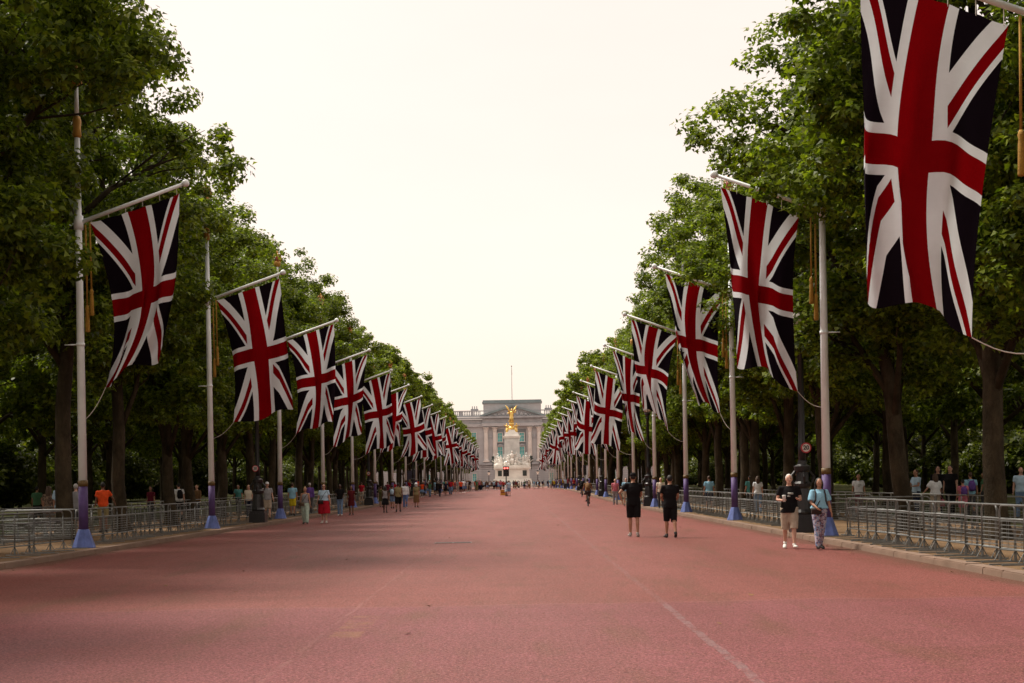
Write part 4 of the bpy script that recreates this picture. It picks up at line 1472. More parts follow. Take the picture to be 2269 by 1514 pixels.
def figure(P):
    """shape lists for one person, local frame: facing +Y, feet at z = 0"""
    H = P.get('h', 1.72)
    k = H / 1.75
    fem = P.get('fem', False)
    wide = P.get('wide', 1.0)
    sh = (.165 if fem else .190) * k * (0.5 + 0.5 * wide)
    hipw = (.098 if fem else .092) * k
    th = P.get('thigh', (0.0, 0.0))          # forward swing of left, right thigh
    kn = P.get('knee', (0.0, 0.0))
    V = Vector
    hipz = .93 * k
    legs = []
    low = 9
    for s, (t, b_) in zip((-1, 1), zip(th, kn)):
        hip = V((s * hipw, 0, hipz))
        knee = hip + V((s * .005 * k, math.sin(t), -math.cos(t))) * .445 * k
        t2 = t - b_
        ank = knee + V((-s * .005, math.sin(t2), -math.cos(t2))) * .415 * k
        fp = t2 * .8
        toe = ank + V((s * .025, math.cos(fp) * .17, math.sin(fp) * .17 - .045)) * k
        legs.append((hip, knee, ank, toe, t2))
        low = min(low, ank.z - .072 * k, toe.z - .03 * k)
    drop = V((0, 0, -low))
    legs = [tuple([q + drop for q in L[:4]] + [L[4]]) for L in legs]
    lean = P.get('lean', 0.0)                # trunk leans forward
    def T(x, y, z):                          # trunk point, z as on a 1.75 m figure
        p = V((x * k, y * k, z * k))
        dz = p.z - hipz
        if dz > 0 and lean:
            p = V((p.x, p.y + math.sin(lean) * dz, hipz + math.cos(lean) * dz + 0))
        return p + drop
    arms = []
    for s, (sw, ab, el, inn) in zip((-1, 1), P.get('arms', ((.1, .12, .15, 0), (-.1, .12, .15, 0)))):
        shd = T(s * sh / k, -.005, 1.425)
        sw0 = sw + lean * 0
        d1 = V((s * math.sin(ab), math.sin(sw0) * math.cos(ab), -math.cos(sw0) * math.cos(ab)))
        elb = shd + d1 * .285 * k
        sw2 = sw0 + el
        ab2 = ab - inn
        d2 = V((s * math.sin(ab2), math.sin(sw2) * math.cos(ab2), -math.cos(sw2) * math.cos(ab2)))
        wr = elb + d2 * .245 * k
        arms.append((s, shd, elb, wr, d2))
    return dict(k=k, fem=fem, wide=wide, sh=sh, hipw=hipw, legs=legs, arms=arms, T=T, drop=drop, lean=lean)

def skin_mesh(F, P, fingers=True):
    k, T, fem, wd = F['k'], F['T'], F['fem'], F['wide']
    m = MB()
    # trunk
    ww = .86 if fem else 1.0
    m.tube([T(0, 0, .86), T(0, 0, .95), T(0, .005, 1.08), T(0, .0, 1.25), T(0, -.005, 1.38), T(0, -.01, 1.46), T(0, .0, 1.50)],
           [(.13 * k, .10 * k), (.165 * k * wd, .115 * k * wd), (.135 * k * ww * wd, .098 * k * wd), (.158 * k * ww * wd, .112 * k * wd), (.17 * k * ww, .095 * k), (.10 * k, .07 * k), (.058 * k, .058 * k)], 14, side=(1, 0, 0))
    m.tube([T(0, -.01, 1.44), T(0, .012, 1.56)], [.058 * k, .053 * k], 10)
    # head with jaw, nose, ears
    hc = T(0, .015, 1.645)
    m.ball(hc, (.076 * k, .094 * k, .108 * k), 14, 10)
    m.ball(T(0, .045, 1.575), (.055 * k, .058 * k, .055 * k), 10, 8)
    m.tube([T(0, .098, 1.655), T(0, .122, 1.618), T(0, .10, 1.607)], [.010 * k, .016 * k, .012 * k], 6)
    for s in (-1, 1):
        m.ball(T(s * .079, .005, 1.635), (.012 * k, .022 * k, .032 * k), 8, 6)
    for hip, knee, ank, toe, t2 in F['legs']:
        c_ = (knee + ank) / 2 + Vector((0, -.018 * k, .08 * k))
        m.tube([hip + Vector((0, 0, .06 * k)), hip * .5 + knee * .5, knee, c_, ank + Vector((0, 0, .03 * k)), ank - Vector((0, 0, .03 * k))],
               [.088 * k * wd, .076 * k * wd, .053 * k, .056 * k, .034 * k, .036 * k], 10, side=(1, 0, 0))
        m.tube([ank - Vector((0, .03 * k, .035 * k)), toe], [(.034 * k, .030 * k), (.036 * k, .018 * k)], 8, side=(1, 0, 0))
    for s, shd, elb, wr, d2 in F['arms']:
        m.tube([T(s * F['sh'] / k * .55, 0, 1.42), shd, shd * .5 + elb * .5, elb, elb * .6 + wr * .4, wr], [.055 * k, .056 * k, .046 * k, .037 * k, .039 * k, .026 * k], 10)
        pm = wr + d2 * .055 * k
        m.ball(pm, (.024 * k, .038 * k, .048 * k) if abs(d2.z) > .6 else (.030 * k, .045 * k, .030 * k), 8, 6)
        if fingers:
            ax = Vector((0, 1, 0)) - d2 * d2.y
            if ax.length < .2:
                ax = Vector((1, 0, 0)) - d2 * d2.x
            ax.normalize()
            cur = d2.cross(ax) * (-s)
            for j in range(4):
                a = pm + ax * ((j - 1.5) * .019 * k) + d2 * .03 * k
                ln = (.062, .072, .066, .050)[j] * k
                b_ = a + d2 * ln * .55 + cur * ln * .12
                m.tube([a, b_, b_ + d2 * ln * .35 + cur * ln * .40], [.0095 * k, .009 * k, .007 * k], 6)
            th0 = wr + d2 * .025 * k + ax * .026 * k
            m.tube([th0, th0 + ax * .028 * k + d2 * .025 * k, th0 + ax * .034 * k + d2 * .055 * k], [.012 * k, .010 * k, .008 * k], 6)
    return m

def top_mesh(F, P):
    k, T, fem, wd = F['k'], F['T'], F['fem'], F['wide']
    kind = P.get('top', 'tee')
    m = MB()
    e = .018 if kind in ('tank', 'halter') else .032
    if kind == 'loose':
        e = .055
    ww = .86 if fem else 1.0
    hem = P.get('hem', .90)
    hemw = 1.0 if kind != 'loose' else 1.12
    pts = [T(0, 0, hem), T(0, 0, (hem + 1.10) / 2), T(0, .005, 1.10), T(0, 0, 1.25), T(0, -.005, 1.38)]
    rad = [(.165 * k * wd * hemw + e * k, .118 * k * wd * hemw + e * k), (.158 * k * wd + e * k, .112 * k * wd + e * k), (.143 * k * ww * wd + e * k, .10 * k * wd + e * k), (.16 * k * ww * wd + e * k, .115 * k * wd + e * k), (.175 * k * ww + e * k * .6, .095 * k + e * k * .7)]
    if kind in ('tank', 'halter'):
        pts += [T(0, 0, 1.44)]
        rad += [(.10 * k, .075 * k)]
    else:
        pts += [T(0, -.008, 1.455), T(0, -.002, 1.49)]
        rad += [(.125 * k, .08 * k), (.072 * k, .07 * k)]
    m.tube(pts, rad, 16, side=(1, 0, 0))
    if kind not in ('tank', 'halter'):
        f = {'tee': .62, 'loose': .85, 'long': 1.0, 'vest': .12}.get(kind, .62)
        for s, shd, elb, wr, d2 in F['arms']:
            a0 = T(s * F['sh'] / k * .5, 0, 1.41)
            if kind == 'long':
                m.tube([a0, shd, shd * .5 + elb * .5, elb, elb * .5 + wr * .5, wr], [.070 * k, .074 * k, .064 * k, .056 * k, .05 * k, .04 * k], 10)
            else:
                en = shd.lerp(elb, f)
                fl = 1.35 if kind == 'loose' else 1.0
                m.tube([a0, shd, shd.lerp(elb, f * .6), en], [.066 * k, .074 * k, .068 * k * fl, .067 * k * fl], 10)
    return m

def bottom_mesh(F, P):
    k, T, wd, fem = F['k'], F['T'], F['wide'], F['fem']
    kind = P.get('bottom', 'trousers')
    m = MB()
    if kind in ('skirt', 'dress', 'maxi'):
        zh = {'skirt': .56, 'dress': .50, 'maxi': .18}[kind] if 'skirt_hem' not in P else P['skirt_hem']
        fl = P.get('flare', 1.5)
        st = 0.0
        pts = [T(0, 0, 1.06), T(0, 0, .95), T(0, 0, .80), T(0, 0, (zh + .8) / 2), T(0, 0, zh)]
        stride = max(abs(a) for a in P.get('thigh', (0, 0)))
        ry = .12 * k * fl + .30 * stride * k
        m.tube(pts, [(.145 * k * wd, .112 * k * wd), (.175 * k * wd, .135 * k * wd), (.185 * k * wd * (.7 + .3 * fl), .15 * k * wd), (.18 * k * wd * fl, ry * .92), (.19 * k * wd * fl, ry)], 18, side=(1, 0, 0))
        return m
    stop = {'trousers': 1.0, 'shorts': P.get('short_len', .95), 'wide': 1.0, 'culottes': .95}[kind]
    m.tube([T(0, 0, .84), T(0, 0, .90), T(0, 0, .97), T(0, .003, 1.04)], [(.14 * k * wd, .115 * k * wd), (.178 * k * wd, .132 * k * wd), (.172 * k * wd, .124 * k * wd), (.152 * k * wd, .112 * k * wd)], 16, side=(1, 0, 0))
    for hip, knee, ank, toe, t2 in F['legs']:
        h0 = hip + Vector((0, 0, .04 * k))
        if kind == 'shorts':
            e_ = hip.lerp(knee, stop) if stop <= 1 else knee.lerp(ank, stop - 1)
            pts = [h0, hip.lerp(knee, .45)] + ([knee] if stop > 1 else []) + [e_]
            rd = [.112 * k * wd, .105 * k * wd] + ([.088 * k * wd] if stop > 1 else []) + [.092 * k * wd]
            m.tube(pts, rd, 12, side=(1, 0, 0))
        elif kind == 'culottes':
            e_ = knee.lerp(ank, .15)
            m.tube([h0, hip.lerp(knee, .5), e_], [.125 * k * wd, .15 * k * wd, .165 * k * wd], 14, side=(1, 0, 0))
        else:
            w_ = 1.35 if kind == 'wide' else 1.0
            m.tube([h0, hip.lerp(knee, .5), knee, knee.lerp(ank, .5), ank + Vector((0, 0, -.02 * k))], [.108 * k * wd, .094 * k * wd * (1 + (w_ - 1) * .5), .070 * k * w_, .066 * k * w_ * 1.05, .058 * k * w_ * 1.1], 12, side=(1, 0, 0))
    return m

def shoe_mesh(F, i, big=1.0):
    k = F['k']
    hip, knee, ank, toe, t2 = F['legs'][i]
    d = (toe - ank); d.z = 0 if abs(t2) < .35 else d.z
    fwd = (toe - ank).normalized()
    m = MB()
    heel = ank + Vector((0, -.035 * k, -.038 * k))
    tip = toe + fwd * .055 * k
    tip.z = max(tip.z, .022 * k)
    m.tube([heel - fwd * .02 * k, heel + fwd * .02 * k, heel.lerp(tip, .5), heel.lerp(tip, .82), tip],
           [(.022 * k, .026 * k), (.041 * k, .040 * k), (.045 * k, .038 * k), (.046 * k, .030 * k), (.022 * k, .014 * k)], 10, side=(1, 0, 0))
    m.tube([ank + Vector((0, -.005 * k, -.03 * k)), ank + Vector((0, -.005 * k, .03 * k))], [.047 * k, .042 * k], 10)
    return m

def hair_mesh(F, P):
    k, T = F['k'], F['T']
    st = P.get('hair', 'short')
    m = MB()
    m.ball(T(0, -.012, 1.668), (.084 * k, .094 * k, .100 * k), 14, 10)
    if st in ('long', 'bob'):
        zb = 1.36 if st == 'long' else 1.50
        m.tube([T(0, -.05, 1.69), T(0, -.075, 1.60), T(0, -.085, 1.50), T(0, -.085, zb)], [(.075 * k, .05 * k), (.098 * k, .055 * k), (.10 * k, .05 * k), (.07 * k, .025 * k)], 12, side=(1, 0, 0))
        for s in (-1, 1):
            m.tube([T(s * .06, .01, 1.72), T(s * .088, .005, 1.63), T(s * .088, -.01, 1.53), T(s * .075, -.02, max(zb, 1.44))], [.02 * k, .028 * k, .028 * k, .014 * k], 8)
    if st == 'bun':
        m.ball(T(0, -.06, 1.765), .045 * k, 8, 6)
    if st == 'tail':
        m.tube([T(0, -.09, 1.69), T(0, -.135, 1.62), T(0, -.125, 1.48)], [.03 * k, .036 * k, .012 * k], 8)
    return m

def xform(mb, M):
    mb.v = [tuple(M @ Vector(v)) for v in mb.v]
    return mb

def put_person(name_label, x, y, P, facing, group=None, z=None, detail=0.017, loc_extra=None):
    """a person as an Empty with body, clothing, hair and shoes as its parts; facing in degrees, 0 = down the road away from the camera"""
    F = figure(P)
    zz = gz(y) if z is None else z
    t = empty('person', (x, y, zz), R(facing))
    tag(t, name_label, 'person', group)
    def add(nm, mb, mat, vox=None, label=None):
        o = mb.build(nm, mat, t, True)
        if vox:
            QUEUE.append((o, vox))
        if label:
            o['label'] = label
        return o
    body = add('body', skin_mesh(F, P), SKIN_M[P.get('skin', 'pale')], detail)
    k = F['k']
    eyes = MB()
    for s in (-1, 1):
        eyes = MB().ball(F['T'](s * .030, .100, 1.658), (.013 * k, .009 * k, .008 * k), 8, 6)
        eyes.build('eye', EYE_M, body, True)
    MB().ball(F['T'](0, .098, 1.580), (.022 * k, .008 * k, .006 * k), 8, 6).build('mouth', plain('lip', (.22, .07, .06), .5), body, True)
    if P.get('hair', 'short') != 'none':
        add('hair', hair_mesh(F, P), HAIR_M[P.get('hairc', 'black')], detail)
    tm = P.get('top_mat') or cloth(P.get('topc', 'white'))
    bm_ = P.get('bot_mat') or cloth(P.get('botc', 'navy'))
    add('top', top_mesh(F, P), tm, detail * 1.2)
    add('lower_garment', bottom_mesh(F, P), bm_, detail * 1.2)
    for i in (0, 1):
        add('shoe', shoe_mesh(F, i), P.get('shoe', SHOE_BLACK))
    T = F['T']
    ex = P.get('extra', ())
    if 'cap' in ex:
        c_ = MB().ball(T(0, -.005, 1.70), (.092 * k, .104 * k, .082 * k), 14, 8).tube([T(0, .06, 1.70), T(0, .17, 1.685)], [(.075 * k, .012 * k), (.06 * k, .008 * k)], 12, side=(1, 0, 0))
        add('cap', c_, cloth(P.get('capc', 'black')))
    if 'hat' in ex:
        c_ = MB().lathe([(.17 * k, 0), (.16 * k, .015), (.095 * k, .02), (.085 * k, .10), (.05 * k, .12)], T(0, 0, 1.70), 16)
        add('hat', c_, cloth(P.get('capc', 'white')))
    if 'sunglasses' in ex:
        c_ = MB()
        for s in (-1, 1):
            c_.ball(T(s * .033, .106, 1.656), (.028 * k, .010 * k, .020 * k), 8, 6)
        c_.tube([T(-.08, .02, 1.662), T(-.06, .09, 1.662), T(0, .112, 1.662), T(.06, .09, 1.662), T(.08, .02, 1.662)], .005 * k, 5)
        add('sunglasses', c_, EYE_M)
    if 'crossbag' in ex:
        s = P.get('bagside', 1)
        c_ = MB().tube([T(-s * .13, .07, 1.45), T(-s * .02, .155, 1.28), T(s * .10, .165, 1.08), T(s * .15, .16, 1.0)], [(.012 * k, .005 * k)] * 4, 6)
        c_.tube([T(-s * .13, -.04, 1.46), T(-s * .02, -.135, 1.28), T(s * .17, -.12, 1.0)], [(.012 * k, .005 * k)] * 3, 6)
        o = add('bag_strap', c_, LEATHER)
        add('bag', MB().box(T(s * .13, .19, .95), (.23 * k, .09 * k, .17 * k)).box(T(s * .13, .24, .985), (.235 * k, .015 * k, .10 * k)), P.get('bagm', LEATHER))
    if 'handbag' in ex:
        s = P.get('bagside', 1)
        a = F['arms'][0 if s < 0 else 1][3]
        add('bag', MB().box(a + Vector((s * .05, 0, -.32)) * k, (.12 * k, .30 * k, .26 * k), taper=.8).tube([a + Vector((s * .05, -.1, -.2)) * k, a + Vector((0, 0, -.03)) * k, a + Vector((s * .05, .1, -.2)) * k], .008, 6), P.get('bagm', LEATHER))
    if 'backpack' in ex:
        bp = cloth(P.get('packc', 'black'))
        add('backpack', MB().tube([T(0, -.19, 1.04), T(0, -.205, 1.15), T(0, -.20, 1.32), T(0, -.17, 1.44)], [(.11 * k, .06 * k), (.145 * k, .085 * k), (.14 * k, .075 * k), (.08 * k, .04 * k)], 12, side=(1, 0, 0)), bp)
        for s in (-1, 1):
            add('shoulder_strap', MB().tube([T(s * .10, -.11, 1.44), T(s * .115, .02, 1.475), T(s * .12, .115, 1.38), T(s * .13, .145, 1.22), T(s * .17, .05, 1.08)], [(.022 * k, .008 * k)] * 5, 6), bp)
    if 'camera' in ex:
        w_ = F['arms'][P.get('camhand', 1)][3] + F['arms'][P.get('camhand', 1)][4] * .08
        add('held_camera', MB().box(w_ + Vector((0, .02, .05)), (.12, .06, .085)).tube([w_ + Vector((0, .05, .05)), w_ + Vector((0, .13, .05))], .034, 10).box(w_ + Vector((0, .02, .105)), (.05, .05, .03)), plain('camera_grey', (.10, .10, .10), .4))
    if 'cup' in ex:
        w_ = F['arms'][P.get('camhand', 1)][3] + F['arms'][P.get('camhand', 1)][4] * .07
        add('cup', MB().lathe([(.032, -.07), (.042, .06), (.044, .075), (.03, .085)], tuple(w_ + Vector((0, .02, .04))), 12), SHOE_WHITE)
    if 'print' in ex:
        add('shirt_print', MB().box(T(-.02, .153, 1.30), (.13 * k, .006, .045 * k)).box(T(.02, .153, 1.235), (.07 * k, .006, .03 * k)), plain('print_grey', (.33, .33, .30), .7))
    return t, F

def ground_of(px, py, z=0.0):
    pass

FC, FA = 180, 0        # facing the camera, facing away
# --- couple on the right
put_person('grey haired man in black T-shirt and beige shorts walking towards the camera on the right', 6.28, 32.7,
           dict(h=1.69, skin='pale', hairc='white', wide=1.10, top='tee', topc='black', bottom='shorts', botc='beige', short_len=1.08, shoe=SHOE_WHITE, thigh=(.20, -.20), knee=(.06, .22),
                arms=((.10, .22, 1.55, .55), (.02, .30, 1.50, .75)), hem=.84, extra=('cup', 'print'), camhand=1), FC - 6, 'couple walking on the right', detail=.013)
put_person('woman in light blue top and patterned trousers walking beside the grey haired man', 6.84, 32.1,
           dict(h=1.60, fem=True, skin='tan', hair='long', hairc='black', top='loose', topc='light blue', bottom='trousers', bot_mat=FLORAL, shoe=SHOE_BLACK, thigh=(-.22, .24), knee=(.30, .05), hem=1.0,
                arms=((.05, .25, .25, .1), (.25, .20, .75, .55)), extra=('backpack', 'crossbag'), packc='dark grey', bagside=1), FC + 4, 'couple walking on the right', detail=.013)
# --- two men in black walking away
put_person('man in black shirt, shorts and cap walking away with one elbow out, in grey shoes', 3.40, 41.2,
           dict(h=1.82, skin='tan', hairc='black', top='tee', topc='black', bottom='shorts', botc='black', short_len=.92, shoe=SHOE_GREY, thigh=(.10, -.12), knee=(.04, .06), wide=1.04, hem=.86,
                arms=((-.15, .75, .35, 1.05), (.25, .10, .95, .35)), extra=('cap',), capc='black'), FA, 'two men in black walking away', detail=.013)
put_person('man in black T-shirt and long black shorts walking away, right heel lifted', 4.34, 40.1,
           dict(h=1.75, skin='tan', hairc='black', top='tee', topc='black', bottom='shorts', botc='black', short_len=1.06, shoe=SHOE_BLACK, thigh=(.14, -.10), knee=(.05, .50), wide=1.02, hem=.84,
                arms=((.28, .14, .95, .40), (.22, .16, .80, .35))), FA + 4, 'two men in black walking away', detail=.013)
# --- left kerb walkers
put_person('woman in pale halter top and pale green wide trousers walking by the left kerb', -9.09, 61.3,
           dict(h=1.58, fem=True, skin='tan', hair='bun', hairc='fair', top='halter', topc='grey', bottom='wide', botc='pale green', shoe=SHOE_BLACK, thigh=(.22, -.20), knee=(.05, .25), hem=1.0,
                arms=((.12, .16, .2, 0), (-.12, .18, .15, 0)), extra=('crossbag',), bagm=LEATHER_BROWN), FC, 'people walking by the left kerb')
put_person('woman in white T-shirt and wide red culottes with black shoulder bag', -8.40, 62.2,
           dict(h=1.69, fem=True, wide=1.16, skin='pale', hair='long', hairc='brown', top='tee', topc='pale blue', bottom='culottes', botc='red', shoe=SHOE_WHITE, thigh=(.06, -.10), knee=(.03, .12), hem=1.0,
                arms=((.10, .22, .15, 0), (-.05, .24, .15, 0)), extra=('crossbag', 'sunglasses')), FC, 'people walking by the left kerb')
put_person('man in black T-shirt and blue jeans beside the left kerb', -9.67, 78.1,
           dict(h=1.70, skin='dark', hairc='black', top='tee', topc='black', bottom='trousers', botc='denim', shoe=SHOE_WHITE, thigh=(.12, -.12), knee=(.04, .08), arms=((.1, .15, .9, .3), (.3, .15, 1.2, .5))), FC, 'people walking by the left kerb')
put_person('woman in dark red dress carrying a dark bag by the left kerb', -9.13, 78.8,
           dict(h=1.60, fem=True, skin='brown', hair='long', hairc='black', top='tee', topc='dark red', bottom='dress', botc='dark red', flare=1.15, skirt_hem=.55, shoe=SHOE_BLACK, thigh=(.1, -.1), knee=(.04, .08), arms=((.1, .15, .2, 0), (.0, .15, .2, 0)), extra=('handbag',), bagside=1), FC, 'people walking by the left kerb')
put_person('woman in grey top and black skirt walking away, left of the group', -7.70, 83.7,
           dict(h=1.58, fem=True, skin='dark', hair='bob', hairc='black', top='tank', topc='grey', bottom='skirt', botc='black', flare=1.3, skirt_hem=.52, shoe=SHOE_BLACK, thigh=(.18, -.2), knee=(.05, .3)), FA, 'group walking away by the left kerb')
put_person('man in tan vest and black shorts walking away in the group on the left', -7.11, 85.9,
           dict(h=1.75, skin='brown', hairc='black', top='vest', topc='khaki', bottom='shorts', botc='black', short_len=1.0, wide=1.08, shoe=SHOE_BLACK, thigh=(-.22, .2), knee=(.3, .05), extra=('crossbag',)), FA, 'group walking away by the left kerb')
put_person('person with light blue backpack and blue shorts in the group on the left', -8.51, 97.9,
           dict(h=1.60, skin='tan', hairc='black', top='tee', topc='dark grey', bottom='shorts', botc='denim', shoe=SHOE_BLACK, thigh=(.15, -.15), knee=(.05, .2), extra=('backpack',), packc='pale blue'), FA, 'group walking away by the left kerb')
put_person('man in white shirt and blue jeans walking away behind the tan vest', -7.72, 99.1,
           dict(h=1.76, skin='brown', hairc='black', top='long', topc='white', bottom='trousers', botc='blue', shoe=SHOE_WHITE, thigh=(.12, -.14), knee=(.04, .1)), FA, 'group walking away by the left kerb')
put_person('woman in long brown dress and white hat at the right of the left group', -7.05, 100.6,
           dict(h=1.68, fem=True, skin='tan', hair='bob', hairc='grey', top='tee', topc='khaki', bottom='maxi', botc='brown', flare=1.2, skirt_hem=.35, shoe=SHOE_BLACK, thigh=(.1, -.1), knee=(.03, .1), extra=('hat',)), FA, 'group walking away by the left kerb')
put_person('small person in olive clothes nearest the kerb in the left group', -9.75, 102.8,
           dict(h=1.52, skin='tan', hairc='brown', top='tee', topc='olive', bottom='shorts', botc='olive', shoe=SHOE_BLACK, thigh=(.15, -.1), knee=(.05, .2)), FA, 'group walking away by the left kerb')

# --- people behind the barriers, left
BACK_L = [
    ('man in bright orange shirt behind the left barriers', 228, 50, dict(h=1.74, skin='brown', hairc='black', top='tee', topc='orange', bottom='shorts', botc='khaki', arms=((.1, .15, .2, 0), (.2, .55, .5, .2))), 20),
    ('man in pale blue shirt behind the left barriers', 137, 46, dict(h=1.78, skin='tan', hairc='black', wide=1.06, top='loose', topc='pale blue', bottom='trousers', botc='black'), 10),
    ('woman in brown patterned dress left of the man in pale blue', 108, 47, dict(h=1.64, fem=True, skin='tan', hair='long', hairc='brown', top='tee', top_mat=DRESS_PRINT, bottom='maxi', bot_mat=DRESS_PRINT, flare=1.25), 0),
    ('man in pinkish grey shirt half hidden by the nearest left flagpole', 168, 48, dict(h=1.70, skin='pale', hairc='grey', top='tee', topc='grey', bottom='shorts', botc='dark grey'), 15),
    ('person in grey green top far behind the left barriers', 82, 62, dict(h=1.68, skin='tan', hairc='black', top='tee', topc='green', bottom='trousers', botc='black'), 0),
    ('man in black and white top behind the left barriers', 396, 66, dict(h=1.74, skin='pale', hairc='black', top='tee', topc='white', bottom='trousers', botc='black', extra=('backpack',)), 30),
    ('woman in dark red top among the left trunks', 334, 68, dict(h=1.62, fem=True, skin='tan', hair='long', hairc='black', top='tee', topc='maroon', bottom='trousers', botc='dark grey'), 170),
    ('person in tan coat among the left trunks', 436, 70, dict(h=1.66, skin='pale', hairc='fair', top='long', topc='brown', bottom='trousers', botc='dark grey'), 160),
    ('man in white cap and grey shirt just right of the left lamp post', 592, 66, dict(h=1.72, skin='pale', hairc='grey', top='tee', topc='grey', bottom='shorts', botc='beige', extra=('cap',), capc='white', arms=((.1, .15, .2, 0), (.9, .3, 1.2, .3))), 200),
    ('woman in cream top behind the left lamp post', 551, 70, dict(h=1.62, fem=True, skin='pale', hair='bob', hairc='fair', top='tee', topc='cream', bottom='trousers', botc='navy'), 180),
    ('person in light blue and yellow right of the third left flagpole', 648, 74, dict(h=1.70, skin='tan', hairc='brown', top='tee', topc='light blue', bottom='shorts', botc='yellow'), 0),
    ('person in purple top behind the pale green trousers', 686, 80, dict(h=1.70, skin='brown', hairc='grey', top='long', topc='purple', bottom='trousers', botc='dark grey'), 0),
    ('person in red top behind barriers left of the second lamp post', 801, 120, dict(h=1.70, skin='pale', hairc='brown', top='tee', topc='red', bottom='shorts', botc='beige'), 0),
    ('person in teal top far behind the left barriers', 528, 84, dict(h=1.66, skin='tan', hairc='black', top='tee', topc='teal', bottom='trousers', botc='dark grey'), 190),
]
BACK_R = [
    ('man in light blue T-shirt among the trunks on the right', 2030, 52, dict(h=1.74, skin='tan', hairc='brown', top='tee', topc='pale blue', bottom='trousers', botc='navy', arms=((.3, .2, 1.2, .4), (.3, .2, 1.3, .4))), 110),
    ('woman in white shawl with pink bag behind the right barriers', 2072, 50, dict(h=1.58, fem=True, skin='pale', hair='long', hairc='brown', top='loose', topc='white', bottom='trousers', botc='beige', extra=('handbag',), bagm=cloth('pink'), bagside=1, arms=((.2, .5, .6, .2), (.1, .2, .3, 0))), 10),
    ('tall person in black beside the woman in white shawl', 2078, 54, dict(h=1.86, skin='pale', hair='long', hairc='black', top='long', topc='black', bottom='trousers', botc='black'), 180),
    ('man in black shirt among the trunks on the right', 2106, 52, dict(h=1.86, skin='pale', hairc='black', top='tee', topc='black', bottom='trousers', botc='black', wide=1.1), 140),
    ('person with purple backpack behind the right barriers', 2150, 50, dict(h=1.60, skin='tan', hairc='brown', top='tee', topc='light blue', bottom='trousers', botc='dark grey', extra=('backpack',), packc='purple', wide=1.05), 0),
    ('child with purple rucksack beside the purple backpack', 2133, 49, dict(h=1.36, skin='tan', hairc='black', top='tee', topc='pink', bottom='shorts', botc='pink', extra=('backpack',), packc='purple'), 0),
    ('person in pale blue shirt at the right edge', 2262, 48, dict(h=1.74, skin='pale', hairc='brown', top='tee', topc='pale blue', bottom='trousers', botc='denim'), 170),
    ('person in white printed T-shirt facing the camera between right trunks', 1902, 55, dict(h=1.62, skin='tan', hairc='black', top='tee', topc='white', bottom='shorts', botc='maroon', extra=('print',)), 180),
    ('person in green among the right trunks', 2180, 56, dict(h=1.60, skin='tan', hairc='brown', top='tee', topc='green', bottom='trousers', botc='dark grey'), 60),
    ('person in pale blue shirt with rucksack behind the grey haired man', 1771, 44.5, dict(h=1.72, skin='brown', hairc='black', top='tee', topc='pale blue', bottom='shorts', botc='dark grey', shoe=SHOE_WHITE, extra=('backpack',), packc='black'), 80),
    ('woman in white top between the second and third right flagpoles', 1679, 62, dict(h=1.62, fem=True, skin='pale', hair='long', hairc='brown', top='tee', topc='white', bottom='trousers', botc='denim'), 0),
    ('person in light blue beside the third right flagpole', 1571, 68, dict(h=1.68, skin='tan', hairc='brown', top='tee', topc='light blue', bottom='shorts', botc='navy'), 0),
    ('person in green top by the second right flagpole', 1662, 66, dict(h=1.66, skin='tan', hairc='black', top='tee', topc='teal', bottom='trousers', botc='dark grey'), 20),
    ('person in cream top behind the two men in black', 1464, 78, dict(h=1.66, skin='pale', hairc='fair', top='tee', topc='cream', bottom='trousers', botc='dark grey'), 180),
    ('person in light blue behind the fifth right flagpole', 1387, 88, dict(h=1.70, skin='pale', hairc='brown', top='tee', topc='light blue', bottom='shorts', botc='beige'), 180),
    ('person in pink top behind the right barriers', 1363, 92, dict(h=1.66, skin='pale', hairc='fair', top='tee', topc='pink', bottom='trousers', botc='grey'), 180),
]
for lst, grp in ((BACK_L, 'people behind the left barriers'), (BACK_R, 'people behind the right barriers')):
    for lab, px, y, P, fc in lst:
        x = (px - 1143) / 3151.0 * y
        P.setdefault('thigh', (.10, -.08)); P.setdefault('knee', (.04, .08))
        put_person(lab, x, y, P, fc, grp, .112 + gz(y), detail=.025)

# --- cyclists
def bicycle(x, y, lab, facing=0):
    t = empty('bicycle', (x, y, gz(y)), R(facing))
    tag(t, lab, 'bicycle', 'bicycles ridden away')
    for yy in (-.52, .52):
        w = MB().torus((0, yy, .34), .325, .022, 'X', 28, 6).build('wheel', SHOE_BLACK, t, True)
        sp = MB()
        for q in range(10):
            a = q * math.pi / 5
            sp.tube([(0, yy, .34), (0, yy + .31 * math.cos(a), .34 + .31 * math.sin(a))], .004, 4)
        sp.tube([(-.04, yy, .34), (.04, yy, .34)], .025, 8)
        sp.build('spokes', STEEL, w)
    MB().tube([(0, -.52, .34), (0, -.05, .30), (0, .38, .80), (0, -.16, .80), (0, -.05, .30)], .018, 6).tube([(0, -.52, .34), (0, -.16, .80)], .012, 6).tube([(0, .38, .86), (0, .44, .62), (0, .52, .34)], .018, 6).tube([(0, -.16, .80), (0, -.20, .95)], .014, 6).build('frame', BLACK_IRON, t, True)
    MB().tube([(-.26, .34, 1.0), (-.20, .40, 1.02), (0, .38, .98), (.20, .40, 1.02), (.26, .34, 1.0)], .013, 6).tube([(0, .38, .84), (0, .38, .98)], .014, 6).build('handlebar', BLACK_IRON, t, True)
    MB().tube([(0, -.33, .97), (0, -.20, .98), (0, -.06, .97)], [(.075, .025), (.06, .025), (.02, .015)], 8, side=(1, 0, 0)).build('saddle', LEATHER, t, True)
    MB().tube([(.05, -.05, .30), (.06, .02, .15), (.12, .02, .15)], .012, 5).tube([(-.05, -.05, .30), (-.06, -.12, .45), (-.12, -.12, .45)], .012, 5).build('crank', STEEL, t, True)
    return t
